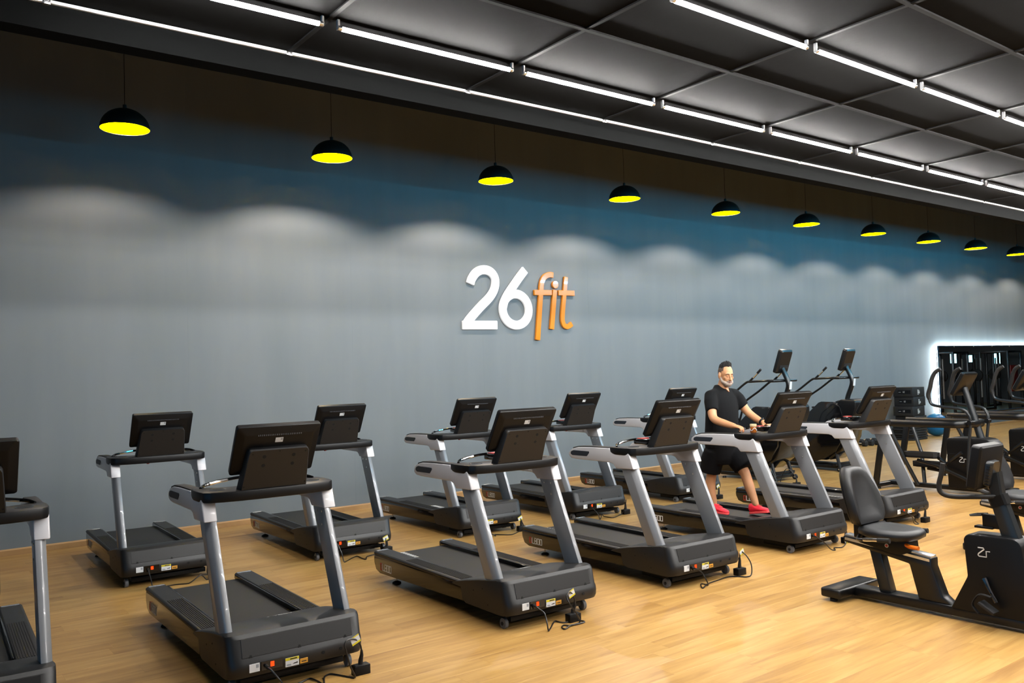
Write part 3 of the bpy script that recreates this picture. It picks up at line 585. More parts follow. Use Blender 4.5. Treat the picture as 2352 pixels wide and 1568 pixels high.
# ------------------------------------------------------------------ recumbent bikes (x forward, y across)
def make_bike():
    t = empty('recumbent_bike')
    # Y_world = 3.3 - x ; centre line y = 0
    fr = MB().box(-.70, .98, -.075, .075, .028, .098).build('base_beam', M['frame'], t, bevel=.012)
    arch = [(-.16, .09), (-.155, .36), (-.60, .44), (-.715, .452), (-.715, .500), (-.02, .425), (.015, .415), (.015, .36), (.085, .155), (.12, .10)]
    MB().prism([(-.10, .09), (-.165, .355), (-.72, .452), (-.72, .502), (.012, .424), (.012, .36), (.085, .15), (.15, .095)], -.055, .055, 'y').build('seat_frame', M['frame'], t, bevel=.012)
    rl = MB().loft([[(x, y, z) for x, y, z in ((-.71, -.040, .500), (-.71, .040, .500), (-.71, .040, .515), (-.71, -.040, .515))], [(.005, -.040, .424), (.005, .040, .424), (.005, .040, .439), (.005, -.040, .439)]]).build('seat_rail', M['alu'], t, bevel=.003)
    for s in (-1, 1): MB().loft([[(-.70, s*.0575, .470), (-.70, s*.0605, .470), (-.70, s*.0605, .492), (-.70, s*.0575, .492)], [(.0, s*.0575, .396), (.0, s*.0605, .396), (.0, s*.0605, .416), (.0, s*.0575, .416)]]).build('rail_strip', M['alu'], rl, smooth=False)
    MB().loft([[(-.50, -.045, .43), (-.40, -.045, .41), (-.40, .045, .41), (-.50, .045, .43)], [(-.425, -.045, .095), (-.325, -.045, .095), (-.325, .045, .095), (-.425, .045, .095)]]).build('rear_post', M['bluegrey'], t, bevel=.01)
    rs = MB().box(-.80, -.62, -.29, .29, .030, .105).build('rear_stabiliser', M['frame'], t, bevel=.018, seg=3)
    fs = MB().box(.86, 1.02, -.26, .26, .030, .105).build('front_stabiliser', M['frame'], t, bevel=.018, seg=3)
    for o, x in ((rs, -.71), (fs, .94)):
        for s in (-1, 1): MB().lathe([(.03, 0), (.03, .02), (.016, .034)], 14, Matrix.Translation((x, s*.24, 0))).build('foot', M['rubber'], o)
    # seat
    car = MB().prism([(-.58, .470), (-.50, .525), (-.15, .540), (-.14, .45), (-.22, .415), (-.30, .415)], -.072, .072, 'y').build('seat_carriage', M['black'], t, bevel=.01)
    MB().tube([(-.17, -.07, .502), (-.13, -.10, .498), (-.055, -.105, .496)], .016, 10).build('release_lever', M['orange'], car)
    MB().cyl((-.33, -.071, .475), (-.33, -.0745, .475), .016, 16).build('warning_sticker', M['paper'], car); MB().cyl((-.33, -.0740, .475), (-.33, -.0755, .475), .0105, 14).build('sticker_mark', M['red'], car)
    pl = [(.0, .0), (.06, .15), (.16, .205), (.28, .215), (.40, .19), (.47, .12), (.49, 0)]
    plan = [(-.58+x, y) for x, y in pl]+[(-.58+x, -y) for x, y in pl[-2::-1]][:-1]
    def sr(k, z): return [(-.335+(x+.335)*k, y*k, z+.06*(x+.1)**2) for x, y in plan]
    MB().loft([sr(.90, .535), sr(1.0, .550), sr(1.02, .580), sr(.97, .602), sr(.80, .612), sr(.4, .608)]).build('seat', M['leather'], t, angle=60)
    # backrest: tall padded shield
    def bk(k, o):
        out = []
        for z, h in ((0, .175), (.05, .205), (.12, .215), (.22, .205), (.32, .175), (.40, .140), (.435, .10), (.445, .05)):
            zz = .22+(z-.22)*k; out.append((zz, h*k))
        prof = [(h, z) for z, h in out]+[(-h, z) for z, h in out[::-1]]
        return [Vector((-.555-.26*z+o+.045*(y/.2)**2, y, .625+z)) for y, z in prof]
    br = MB().loft([bk(.93, -.035), bk(1, -.022), bk(1, .028), bk(.96, .045), bk(.86, .052), bk(.70, .046), bk(.45, .038)]).build('backrest', M['leather'], t, angle=55)
    MB().loft([bk(.90, -.050), bk(.97, -.038), bk(.97, -.022), bk(.90, -.02)]).build('backrest_shell', M['black'], br, angle=50)
    MB().box(-.62, -.54, -.06, .06, .50, .68).build('backrest_bracket', M['black'], t, bevel=.01)
    for s in (-1, 1):
        g = MB().tube(smooth_path([(-.56, s*.07, .53), (-.50, s*.20, .525), (-.44, s*.27, .535), (-.36, s*.285, .548), (-.20, s*.29, .560)]), .013, 10).build('side_handle', M['frame'], t)
        MB().tube([(-.40, s*.282, .543), (-.28, s*.288, .554)], .0145, 10).build('pulse_sensor', M['chrome'], g)
        MB().tube([(-.28, s*.288, .554), (-.18, s*.291, .562)], [.018, .020], 10, flat=.8).build('handle_grip', M['rubber'], g)
    # drive housing
    pr = arc(.33, .60, .055, 170, 95, 5)+[(.33, .655), (.58, .662)]+arc(.60, .585, .075, 80, 5, 6)+[(.70, .40), (.76, .25), (.80, .09), (.16, .09), (.292, .345)]
    hs = MB().prism(pr, -.095, .095, 'y').build('drive_housing', M['black'], t, bevel=.012, seg=2)
    zr_logo(hs, lambda q, d: (.378+q[0], -.0955-.001*d, .505+q[1]), .062, M['textwhite'])
    zr_logo(hs, lambda q, d: (.463-q[0], .0955+.001*d, .505+q[1]), .062, M['textwhite'])
    for s in (-1, 1):
        tip = (.50, .20) if s < 0 else (.34, .50)
        cr = MB().tube([(.42, s*.115, .355), (.42+(tip[0]-.42)*.5, s*.125, .355+(tip[1]-.355)*.5), (tip[0], s*.125, tip[1])], [.02, .013, .014], 8).build('crank', M['blackgloss'], t)
        pd = MB().box(-.06, .06, -.045, .045, -.012, .012, Matrix.Translation((tip[0]-.03, s*.185, tip[1]-.03)) @ Matrix.Rotation(.55, 4, 'Y')).build('pedal', M['rubber'], cr, bevel=.005)
        MB().tube(smooth_path([(tip[0]-.09, s*.20, tip[1]-.08), (tip[0]-.13, s*.20, tip[1]-.02), (tip[0]-.08, s*.20, tip[1]+.055), (tip[0]+.0, s*.20, tip[1]+.05)]), .006, 6, flat=3).build('pedal_strap', M['rubber'], cr)
    # mast, console, handlebar
    def sq(x, z, hw, hd): return [Vector((x, 0, z))+Vector((.93*a*hd, b*hw, .36*a*hd)) for a, b in ((-1, -.75), (-.75, -1), (.75, -1), (1, -.75), (1, .75), (.75, 1), (-.75, 1), (-1, .75))]
    mt = MB().loft([sq(.585, .62, .046, .056), sq(.500, .915, .042, .05)]).build('mast', M['bluegrey'], t, angle=40)
    MB().loft([sq(.516, .87, .049, .058), sq(.491, .94, .049, .058)]).build('mast_collar', M['black'], mt, angle=40)
    MB().loft([sq(.497, .93, .038, .044), sq(.478, 1.10, .038, .044)]).build('mast_top', M['bluegrey'], mt, angle=40)
    cm = Matrix.Translation((.412, 0, 1.15)) @ Matrix.Rotation(math.radians(10), 4, 'Y')
    cs = MB().loft([[cm @ Vector((x, y, z)) for y, z in rrect(-w_, w_, -h, h, .022)] for x, w_, h in ((-.035, .175, .150), (-.025, .188, .162), (.030, .188, .162), (.042, .175, .150))]).build('console', M['black'], t, angle=35)
    MB().loft([[cm @ Vector((x, y, z)) for y, z in rrect(-.155, .155, -.12, .135, .01)] for x in (-.037, -.034)]).build('screen', M['screen'], cs, smooth=False)
    cv = MB().loft([[cm @ Vector((x, y, z)) for y, z in rrect(-w_, w_, -.135, .05, .03)] for x, w_ in ((.036, .090), (.066, .078), (.080, .055))]).build('console_cover', M['bluegrey'], cs, angle=35)
    rb = MB()
    for i in range(7): rb.box(.05, .076, -.086, -.055, -.12+i*.022, -.114+i*.022, cm)
    rb.build('cover_ribs', M['rubber'], cs, smooth=False)
    hb = [(.43, s_, .955) for s_ in (0,)]
    hh_ = [(.238, -.262, 1.178), (.225, -.266, 1.10), (.205, -.268, 1.02), (.215, -.262, .965), (.270, -.225, .938), (.37, -.12, .932), (.48, -.035, .935)]
    MB().tube(smooth_path(hh_+[(x, -y, z) for x, y, z in hh_[::-1]], 5), .0175, 10).build('handlebar', M['rubber'], t)
    ch = MB().box(.385, .505, -.022, .022, .70, .80).build('bottle_holder', M['black'], t, bevel=.004)
    ch.data.materials[0] = M['black']
    MB().tube([(.395, -.045, .795), (.32, -.05, .785), (.295, 0, .78), (.32, .05, .785), (.395, .045, .795)], .007, 8, flat=1.6).build('holder_ring', M['black'], ch)
    MB().box(.33, .46, -.032, .032, .695, .712).build('holder_base', M['black'], ch, bevel=.004)
    return t
bk1 = make_bike(); bk1.location = (6.47, 3.30, 0); bk1.rotation_euler = (0, 0, -PI/2)
tag(bk1, 'black recumbent exercise bike with orange seat lever in the right foreground', 'exercise bike', 'recumbent bikes')
bk2 = copy_tree(bk1); bk2.location = (8.97, 3.33, 0)
tag(bk2, 'black recumbent exercise bike cut off by the right edge, behind the first', 'exercise bike', 'recumbent bikes')
# ------------------------------------------------------------------ elliptical trainers
def make_elliptical():
    t = empty('elliptical_trainer')
    MB().box(-.86, .86, -.05, .05, .035, .10).build('base_beam', M['frame'], t, bevel=.012)
    for x, n in ((-.86, 'rear_stabiliser'), (.82, 'front_stabiliser')):
        o = MB().box(x-.05, x+.05, -.36, .36, .03, .09).build(n, M['frame'], t, bevel=.015)
        for s in (-1, 1): MB().lathe([(.03, 0), (.028, .03)], 12, Matrix.Translation((x, s*.32, 0))).build('foot', M['rubber'], o)
    hp = arc(.17, .755, .055, 180, 95, 5)+[(.34, .815), (.58, .815)]+arc(.64, .69, .12, 75, 0, 5)+[(.80, .08), (.115, .08)]
    hs = MB().prism(hp, -.16, .16, 'y').build('drive_housing', M['black'], t, bevel=.02, seg=2)
    MB().box(.118, .78, -.1615, .1615, .582, .586).build('housing_seam', M['hole'], hs, smooth=False)
    zr_logo(hs, lambda q, d: (.295+q[0], -.1605-.001*d, .465+q[1]), .070, M['textwhite'])
    MB().tube([(.34, 0, 1.53), (.54, 0, .80)], [.042, .052], 14).build('mast', M['bluegrey'], t)
    cm = Matrix.Translation((.33, 0, 1.59)) @ Matrix.Rotation(math.radians(30), 4, 'Y')
    cs = MB().loft([[cm @ Vector((x, y, z)) for y, z in rrect(-w_, w_, -h, h, .03)] for x, w_, h in ((-.03, .20, .17), (-.015, .215, .185), (.03, .215, .185), (.045, .19, .16))]).build('console', M['frame'], t, angle=35)
    MB().loft([[cm @ Vector((x, y, z)) for y, z in rrect(-.18, .18, -.13, .155, .01)] for x in (-.032, -.029)]).build('screen', M['screen'], cs, smooth=False)
    # flat side rails joined round the front
    for s in (-1, 1):
        ry = s*.35
        pts = [(-.74, ry, 1.012), (-.2, ry, 1.012), (.25, ry, 1.012), (.38, ry*.93, 1.012), (.46, ry*.72, 1.012), (.50, ry*.4, 1.012), (.52, 0, 1.012)]
        MB().tube(smooth_path(pts, 4), .05, 12, flat=.45, ref=(0, 0, 1)).build('side_rail', M['frame'], t)
        MB().loft([[(-.72+a, ry+s*b, 1.0) for a, b in ((-.045, -.025), (.045, -.025), (.045, .025), (-.045, .025))], [(-.89+a, ry+s*b, .06) for a, b in ((-.045, -.025), (.045, -.025), (.045, .025), (-.045, .025))]]).build('rear_leg', M['frame'], t, bevel=.008)
        MB().tube([(-.66, ry, .98), (-.48, ry*.8, .52), (-.36, s*.10, .08)], .028, 10).build('rear_brace', M['bluegrey'], t)
        ar = MB().tube(smooth_path([(-.02, s*.32, 1.40), (-.0, s*.32, 1.32), (.05, s*.32, 1.285), (.18, s*.315, 1.262), (.42, s*.30, 1.232), (.50, s*.285, 1.17), (.53, s*.275, 1.06), (.50, s*.27, .80), (.46, s*.26, .42), (.45, s*.25, .22)], 4), .021, 10).build('swing_arm', M['bluegrey'], t)
        MB().tube(smooth_path([(.155, s*.30, 1.81), (.08, s*.305, 1.76), (.03, s*.315, 1.66), (.005, s*.32, 1.55), (-.03, s*.32, 1.44), (-.015, s*.32, 1.37)], 5), [.026]*3+[.03]*20+[.026]*3, 10).build('arm_grip', M['rubber'], ar)
        MB().cyl((.525, s*.22, 1.04), (.525, s*.31, 1.04), .034, 14).build('pivot', M['black'], ar)
        MB().tube([(.45, s*.25, .215), (-.05, s*.22, .26), (-.36, s*.20, .30)] if s > 0 else [(.45, s*.25, .215), (.0, s*.23, .40), (-.30, s*.20, .46)], .026, 8, flat=.7).build('pedal_arm', M['frame'], t)
        pz = .50 if s < 0 else .32; px = -.22 if s < 0 else -.30
        pp_ = [(px-.26, s*.20-.05), (px-.18, s*.20-.085), (px+.20, s*.20-.08), (px+.24, s*.20-.04), (px+.24, s*.20+.04), (px+.20, s*.20+.08), (px-.18, s*.20+.085), (px-.26, s*.20+.05)]
        pd = MB().prism(pp_, pz, pz+.035, 'z').build('foot_pedal', M['black'], t, bevel=.008)
        MB().loft([[(x*1.0+px*0, y, pz+.03) for x, y in pp_], [(x, y, pz+.085) for x, y in pp_], [(px+(x-px)*.93, s*.20+(y-s*.20)*.86, pz+.085) for x, y in pp_], [(px+(x-px)*.93, s*.20+(y-s*.20)*.86, pz+.036) for x, y in pp_]], cap=False).build('pedal_edge', M['rubber'], pd)
        MB().tube([(px+.20, s*.12, pz), (.10, s*.13, .42 if s < 0 else .30), (.34, s*.17, .60 if s < 0 else .34)], .03, 8).build('crank_link', M['frame'], t)
    return t
el = make_elliptical(); el.location = (12.62, 6.20, 0); el.rotation_euler = (0, 0, -PI/2)
tag(el, 'black elliptical trainer just right of the rightmost treadmill', 'elliptical', 'elliptical trainers')
e2 = copy_tree(el); e2.location = (14.66, 6.20, 0)
tag(e2, 'black elliptical trainer at the right edge, beyond the other elliptical', 'elliptical', 'elliptical trainers')
# ------------------------------------------------------------------ stair climbers
def make_climber():
    t = empty('stair_climber')
    prof = [(-.95, .16), (-.97, .34), (-.86, .47), (-.33, 1.00), (-.06, 1.235), (.0, 1.255), (.24, 1.25), (.36, 1.18), (.44, .90), (.40, .60), (.25, .36), (.02, .22), (-.30, .13), (-.80, .12)]
    for s in (-1, 1):
        MB().prism(prof, s*.25, s*.31, 'y').build('side_shroud', M['blackgloss'], t, bevel=.012, seg=2)
        MB().box(-.42, -.34, min(s*.27, s*.31), max(s*.27, s*.31), 1.0, 1.08, Matrix.Translation((-.38, 0, 1.0)) @ Matrix.Rotation(-.8, 4, 'Y') @ Matrix.Translation((.38, 0, -1.0))).build('shroud_hook', M['black'], t, bevel=.008)
        ra = MB().tube(smooth_path([(.34, s*.10, 1.685), (.30, s*.24, 1.685), (.22, s*.31, 1.682), (-.05, s*.335, 1.672), (-.15, s*.338, 1.655), (-.40, s*.34, 1.49), (-.66, s*.34, 1.335), (-.72, s*.34, 1.27), (-.84, s*.335, .95), (-.93, s*.33, .55), (-.95, s*.32, .2)], 5), .019, 10).build('handrail', M['frame'], t)
        g = MB().tube([(-.08, s*.335, 1.675), (.0, s*.335, 1.74)], .018, 10).build('grip_stem', M['frame'], ra)
        MB().tube([(.0, s*.335, 1.74), (.09, s*.335, 1.815)], .0185, 10).build('pulse_sleeve', M['chrome'], ra)
        MB().tube([(.09, s*.335, 1.815), (.16, s*.335, 1.875)], .020, 10).build('grip_end', M['rubber'], ra)
        MB().tube([(.10, s*.20, .70), (.28, s*.24, .08)], .03, 8).build('front_strut', M['frame'], t)
        wh = MB().lathe([(.03, -.02), (.045, -.015), (.045, .015), (.03, .02)], 18, Matrix.Translation((.30, s*.29, .045)) @ Matrix.Rotation(PI/2, 4, 'X')).build('wheel', M['rubber'], t)
        MB().cyl((.30, s*.29-.024, .045), (.30, s*.29+.024, .045), .012, 10).build('axle_cap', M['bolt'], wh)
        MB().lathe([(.035, 0), (.03, .03)], 12, Matrix.Translation((-.75, s*.26, 0))).build('foot', M['rubber'], t)
    MB().box(-.85, .30, -.24, .24, .05, .11).build('base_frame', M['frame'], t, bevel=.012)
    MB().box(.20, .27, -.34, .34, .10, .15).build('base_crossbar', M['frame'], t, bevel=.01)
    MB().prism([(.30, 1.26), (.36, 1.295), (.62, 1.285), (.66, 1.25), (.655, 1.14), (.58, .95), (.44, .80), (.30, .85)], -.27, .27, 'y').build('drive_cover', M['black'], t, bevel=.03, seg=3)
    MB().prism([(.44, .82), (.50, .86), (.34, .38), (.10, .20), (.06, .24), (.26, .42)], -.25, .25, 'y').build('under_cover', M['blackgloss'], t, bevel=.006)
    for i in range(5):
        x, z = -.83+i*.17, .40+i*.19; MB().box(x-.09, x+.09, -.245, .245, z-.03, z).build('step', M['rubber'], t, bevel=.006)
    MB().tube(smooth_path([(.33, 0, 1.26), (.36, 0, 1.36), (.43, 0, 1.52), (.45, 0, 1.62), (.41, 0, 1.74), (.34, 0, 1.88)], 5), .042, 12, flat=1.05).build('mast', M['frame'], t)
    MB().box(.484, .496, -.026, .026, 1.53, 1.66, Matrix.Translation((.485, 0, 1.6)) @ Matrix.Rotation(.12, 4, 'Y') @ Matrix.Translation((-.485, 0, -1.6))).build('mast_label', M['paper'], t, smooth=False)
    MB().box(.28, .40, -.33, .33, 1.655, 1.695).build('handle_crossbar', M['frame'], t, bevel=.014)
    cm = Matrix.Translation((.36, 0, 2.0)) @ Matrix.Rotation(math.radians(20), 4, 'Y')
    cs = MB().loft([[cm @ Vector((x, y, z)) for y, z in rrect(-w_, w_, -h, h, .03)] for x, w_, h in ((-.04, .15, .195), (-.03, .16, .205), (.02, .16, .205), (.045, .135, .18))]).build('console', M['frame'], t, angle=35)
    MB().loft([[cm @ Vector((x, y, z)) for y, z in rrect(-.135, .135, -.16, .175, .01)] for x in (-.042, -.039)]).build('screen', M['screen'], cs, smooth=False)
    MB().loft([[cm @ Vector((x, y, z)) for y, z in rrect(-.12, .12, -.115, -.06, .005)] for x in (.040, .050)]).build('console_band', M['bluegrey'], cs, bevel=.003)
    return t
sc = make_climber(); sc.location = (12.14, 8.93, 0); sc.rotation_euler = (0, 0, -PI/2)
tag(sc, 'black stair climber directly behind the walking man', 'stair climber', 'stair climbers')
s2 = copy_tree(sc); s2.location = (14.05, 8.93, 0)
tag(s2, 'black stair climber behind the rightmost treadmill', 'stair climber', 'stair climbers')
o = empty('floor_outlet', (11.70, 8.10, 0), -PI/2); MB().box(-.035, .035, -.06, .06, 0, .065).build('box', M['black'], o, bevel=.004); MB().tube([(0, 0, .065), (0, 0, .12)], [.016, .008], 8).build('plug', M['rubber'], o)
MB().tube(smooth_path([(0, 0, .12), (-.05, -.02, .22), (-.12, -.08, .28), (-.2, -.1, .15), (-.22, -.12, .02), (-.1, -.2, .008), (-.02, -.28, .02), (-.15, -.3, .1), (-.3, -.25, .3)]), .006, 6).build('cable', M['cable'], o)
tag(o, 'black outlet box with looped cable under the stair climber', 'power outlet')
# ------------------------------------------------------------------ things along the far wall
rng = random.Random(3)
for k in range(4):
    dx = (.05, -.03, .03, 0)[k]; z0 = .36+k*.236
    b_ = empty('plyo_block', (20.62+dx, 10.93, z0))
    body = MB().box(-.29, .29, -.25, .25, 0, .234).build('block', M['rubber'], b_, bevel=.012)
    lb = MB().box(-.295, -.289, -.20, .12, .075, .165).build('side_label', M['black'], body, bevel=.001, seg=1)
    block_text(MB(), '12', lambda q, d: (-.295-.001*d, .0-q[0], .103+q[1]), .034, .018, .010, .005).build('label_number', M['textwhite'], body, smooth=False)
    MB().box(-.2965, -.295, .045, .105, .114, .119).build('label_line', M['textwhite'], body, smooth=False)
    wm = MB()
    for i in range(6): wm.box(-.04+i*.016, -.032+i*.016, -.2525, -.25, .06+.02*rng.random(), .10+.06*rng.random())
    for i in range(4): wm.box(-.06, -.015+.03*rng.random(), -.2525, -.25, .05+i*.035, .062+i*.035)
    wm.build('front_lettering', M['textwhite'], body, smooth=False)
    tag(b_, 'black foam jump block by the mirror, %s from the top of its stack' % ORD[3-k], 'jump block', 'stacked jump blocks')
for k in range(6):
    m_ = MB().box(-.34, .34, -.27, .27, 0, .052).build('exercise_mat', M['rubber'], bevel=.012); m_.location = (20.60+(.02 if k % 2 else -.015), 10.93, .002+k*.0585)
    tag(m_, 'folded black mat under the jump blocks, %s from the floor' % ORD[k], 'mat', 'folded mats in the stack')
bl = empty('stability_ball', (21.90, 10.92, 0)); tag(bl, 'blue inflatable stability ball on the floor below the mirror', 'exercise ball')
MB().ball((0, 0, .29), .29, 28, 18).build('ball', M['ball'], bl, angle=80)
for z in (.18, .24, .29, .34, .40):
    r = math.sqrt(.29**2-(z-.29)**2)+.001; MB().tube([(r*math.cos(a), r*math.sin(a), z) for a in [2*PI*i/36 for i in range(37)]], .004, 5).build('ridge', M['ball'], bl)
MB().cyl((0, 0, .575), (0, 0, .584), .012, 10).build('valve', M['paper'], bl)
for k in range(5):
    d_ = empty('dumbbell', (18.35+k*.24, 10.95-.02*k, 0)); tag(d_, 'black dumbbell on the floor by the wall, %s from the left' % ORD[k], 'dumbbell', 'dumbbells along the wall')
    for s in (-1, 1): MB().lathe([(.055, -.055), (.075, -.045), (.075, .045), (.055, .055)], 6, Matrix.Translation((0, s*.12, .066)) @ Matrix.Rotation(PI/2, 4, 'X') @ Matrix.Rotation(PI/6, 4, 'Z')).build('head', M['rubber'], d_, angle=20)
    MB().cyl((0, -.10, .066), (0, .10, .066), .016, 10).build('handle', M['chrome'], d_)
# machines seen in the mirror
def rack(loc, lab, red=False):
    t = empty('power_rack', loc); tag(t, lab, 'weight rack')
    for sx in (-1, 1):
        for sy in (-1, 1):
            p = MB().box(sx*.55-.04, sx*.55+.04, sy*.5-.04, sy*.5+.04, 0, 2.25).build('post', M['frame'], t, bevel=.005)
            h = MB()
            for i in range(18): h.cyl((sx*.55, sy*.5-.042, .4+i*.1), (sx*.55, sy*.5+.042, .4+i*.1), .012, 6)
            h.build('post_holes', M['bolt'], p, smooth=False)
    for sy in (-1, 1):
        MB().box(-.55, .55, sy*.5-.035, sy*.5+.035, 2.18, 2.25).build('top_beam', M['frame'], t, bevel=.005); MB().box(-.55, .55, sy*.5-.035, sy*.5+.035, 0, .07).build('base_beam', M['frame'], t, bevel=.005)
    for sx in (-1, 1): MB().box(sx*.55-.03, sx*.55+.03, -.5, .5, 2.18, 2.25).build('top_beam', M['frame'], t, bevel=.005)
    MB().cyl((0-.95, -.56, 1.35), (.95, -.56, 1.35), .015, 10).build('barbell', M['chrome'], t)
    for sx in (-1, 1):
        for j in range(2): MB().lathe([(.20, -.02), (.225, -.012), (.225, .012), (.20, .02)], 24, Matrix.Translation((sx*(.72+j*.05), -.56, 1.35)) @ Matrix.Rotation(PI/2, 4, 'Y')).build('plate', M['rubber'], t)
    if red: MB().box(-.30, .30, .44, .50, .7, 1.7).build('back_pad', M['red'], t, bevel=.02)
    for sx in (-1, 1): MB().box(sx*.62-.03, sx*.62+.03, -.46, -.42, .5, 2.0).build('weight_scale', M['textwhite'], t, bevel=.003)
rack((31.6, 7.3, 0), 'black power rack seen in the left part of the mirror')
rack((34.6, 7.9, 0), 'black power rack with red back pad seen in the mirror', True)
rack((37.4, 5.9, 0), 'black power rack seen deep in the mirror')
for k, (yy, zz, hh) in enumerate(((3.6, 2.05, .5), (4.35, 2.0, .35), (5.5, 2.0, .55))):
    o = empty('light_panel', (39.97, yy, zz)); tag(o, 'small bright cyan light panel on the end wall, %s from the left in the mirror' % ORD[k], 'light panel', 'light panels in the mirror')
    MB().box(-.03, .03, -.16, .16, -hh/2, hh/2).build('housing', M['black'], o, bevel=.005); MB().box(-.034, -.03, -.14, .14, -hh/2+.02, hh/2-.02).build('lit_face', emission('cyan_light_face', (.35, .9, 1), 3), o, smooth=False)
# ------------------------------------------------------------------ man walking on the treadmill
SKIN = mat('skin', (.74, .36, .175), .5, noise=.10, nscale=14); b_ = SKIN.node_tree.nodes['Principled BSDF']; b_.inputs['Subsurface Weight'].default_value = .08
CLOTH = mat('black_jersey', (.0045, .005, .0062), .9, spec=.15, noise=.25, nscale=25, bump=.25)
SHORT = mat('black_shorts_fabric', (.004, .004, .0055), .85, spec=.15, noise=.2, nscale=18, bump=.2)
HAIR = mat('dark_hair', (.012, .011, .011), .6); BEARD = mat('grey_beard', (.50, .40, .33), .9, noise=.4, nscale=60, bump=.6); STUBBLE = mat('shaved_temple', (.13, .085, .065), .8, noise=.2, nscale=120)
SHOE = mat('red_knit_shoe', (1.45, .035, .075), .5, noise=.2, nscale=50, bump=.15); SOLE = mat('pink_shoe_sole', (1.4, .13, .13), .5); BROW = mat('brow', (.05, .035, .03), .8); LIP = mat('lip', (.42, .15, .12), .5)
STRAP = mat('watch_strap', (.008, .008, .009), .5)
px, py, pa, _ = TM['T4']
person = empty('person', (px, py, 0), math.radians(pa))
tag(person, 'man in black T-shirt, black shorts and red shoes walking on a treadmill', 'person')
def remesh(mb, name, m, voxel, it=4, fac=.5, parent=person):
    o = mb.build(name, m, None, smooth=False)
    r = o.modifiers.new('r', 'REMESH'); r.mode = 'VOXEL'; r.voxel_size = voxel; r.use_smooth_shade = True
    s_ = o.modifiers.new('s', 'SMOOTH'); s_.factor = fac; s_.iterations = it
    dg = bpy.context.evaluated_depsgraph_get(); me = bpy.data.meshes.new_from_object(o.evaluated_get(dg)); me.name = name
    o.modifiers.clear(); old = o.data; o.data = me; bpy.data.meshes.remove(old)
    me.shade_smooth(); o.parent = parent
    if not me.materials: me.materials.append(m)
    return o
def capsule(mb, pts, rad, n=14, k=5, flat=1.0, ref=None):
    P_ = smooth_path(pts, k); R = []
    for i in range(len(pts)-1):
        for j in range(k): R.append(rad[i]+(rad[i+1]-rad[i])*j/k)
    R.append(rad[-1])
    a = (P_[0]-P_[1]).normalized(); b = (P_[-1]-P_[-2]).normalized()
    pre = [P_[0]+a*R[0]*flat*c for c in (.95, .7, .35)]; post = [P_[-1]+b*R[-1]*flat*c for c in (.35, .7, .95)]
    RR = [R[0]*c for c in (.3, .71, .94)]+R+[R[-1]*c for c in (.94, .71, .3)]
    return mb.tube(pre+P_+post, RR, n, flat=flat, ref=ref)
HC = Vector((-1.075, 0, 1.83))     # head centre
YAW = Matrix.Rotation(math.radians(-18), 4, 'Z') @ Matrix.Rotation(math.radians(9), 4, 'Y')
def hd(x, y, z): return HC + (YAW @ Vector((x, y, z)))
body = MB()
body.ball(HC+YAW @ Vector((-.012, 0, .035)), (.098, .077, .098), 24, 16, YAW)
body.ball(HC+YAW @ Vector((.022, 0, -.035)), (.072, .064, .085), 22, 14, YAW)
body.ball(HC+YAW @ Vector((.048, 0, -.088)), (.045, .046, .036), 18, 12, YAW)
body.ball(HC+YAW @ Vector((.072, 0, .028)), (.020, .052, .020), 16, 10, YAW)          # brow
body.tube([hd(.088, 0, .015), hd(.104, 0, -.010), hd(.114, 0, -.033), hd(.096, 0, -.044)], [.009, .011, .016, .010], 10)
for s in (-1, 1):
    body.ball(hd(.098, s*.012, -.036), (.010, .009, .008), 10, 8)
    body.ball(hd(.060, s*.042, -.018), (.022, .020, .022), 12, 8)                       # cheek
    body.ball(hd(.074, s*.031, .004), (.013, .015, .009), 12, 8)                        # closed lid
    body.ball(HC+YAW @ Vector((-.012, s*.080, .000)), (.024, .013, .036), 14, 10, YAW @ Matrix.Rotation(.2*s, 4, 'Z'))
    body.ball(hd(-.004, s*.080, -.028), (.012, .009, .012), 10, 8)
capsule(body, [hd(-.02, 0, -.06), (-1.118, 0, 1.72), (-1.150, 0, 1.62)], [.061, .062, .072], 18)
capsule(body, [(-1.15, 0, 1.56), (-1.165, 0, 1.30), (-1.175, 0, 1.02)], [.12, .13, .12], 18)
ARM = {-1: [(-1.150, -.185, 1.595), (-1.085, -.255, 1.45), (-1.015, -.300, 1.345), (-.860, -.308, 1.298), (-.735, -.300, 1.272)],
       1: [(-1.125, .190, 1.595), (-1.060, .250, 1.475), (-1.005, .292, 1.385), (-.890, .296, 1.312), (-.790, .290, 1.272)]}
for s in (-1, 1):
    capsule(body, ARM[s], [.062, .054, .046, .042, .030], 16)
    wr = Vector(ARM[s][-1]); fx = Vector((1, -s*.10, -.22 if s < 0 else -.26)).normalized(); fy = Vector((0, 1, 0)); fy = (fy-fx*fy.dot(fx)).normalized(); fz = fx.cross(fy)
    def hp(a, b, c): return wr+fx*a+fy*(b*s)+fz*c
    # palm
    body.tube([hp(-.01, 0, 0), hp(.03, 0, .002), (hp(.065, 0, .003)), hp(.088, 0, 0)], [(.022, .030), (.020, .038), (.018, .042), (.012, .038)], 14, ref=tuple(fz))
    fing = ((.032, .078, .034), (.011, .086, .038), (-.011, .082, .036), (-.031, .072, .029))
    for (b, a0, L_) in fing:
        capsule(body, [hp(a0-.02, b, .002), hp(a0+.012, b*1.08, .004), hp(a0+.012+L_*.62, b*1.12, -.012), hp(a0+.008+L_*.85, b*1.12, -.038)], [.0095, .0092, .0085, .0075], 8, 3)
    capsule(body, [hp(.012, -.030, -.004), hp(.040, -.052, -.014), hp(.068, -.056, -.026), hp(.086, -.048, -.036)], [.013, .0115, .010, .0085], 8, 3)
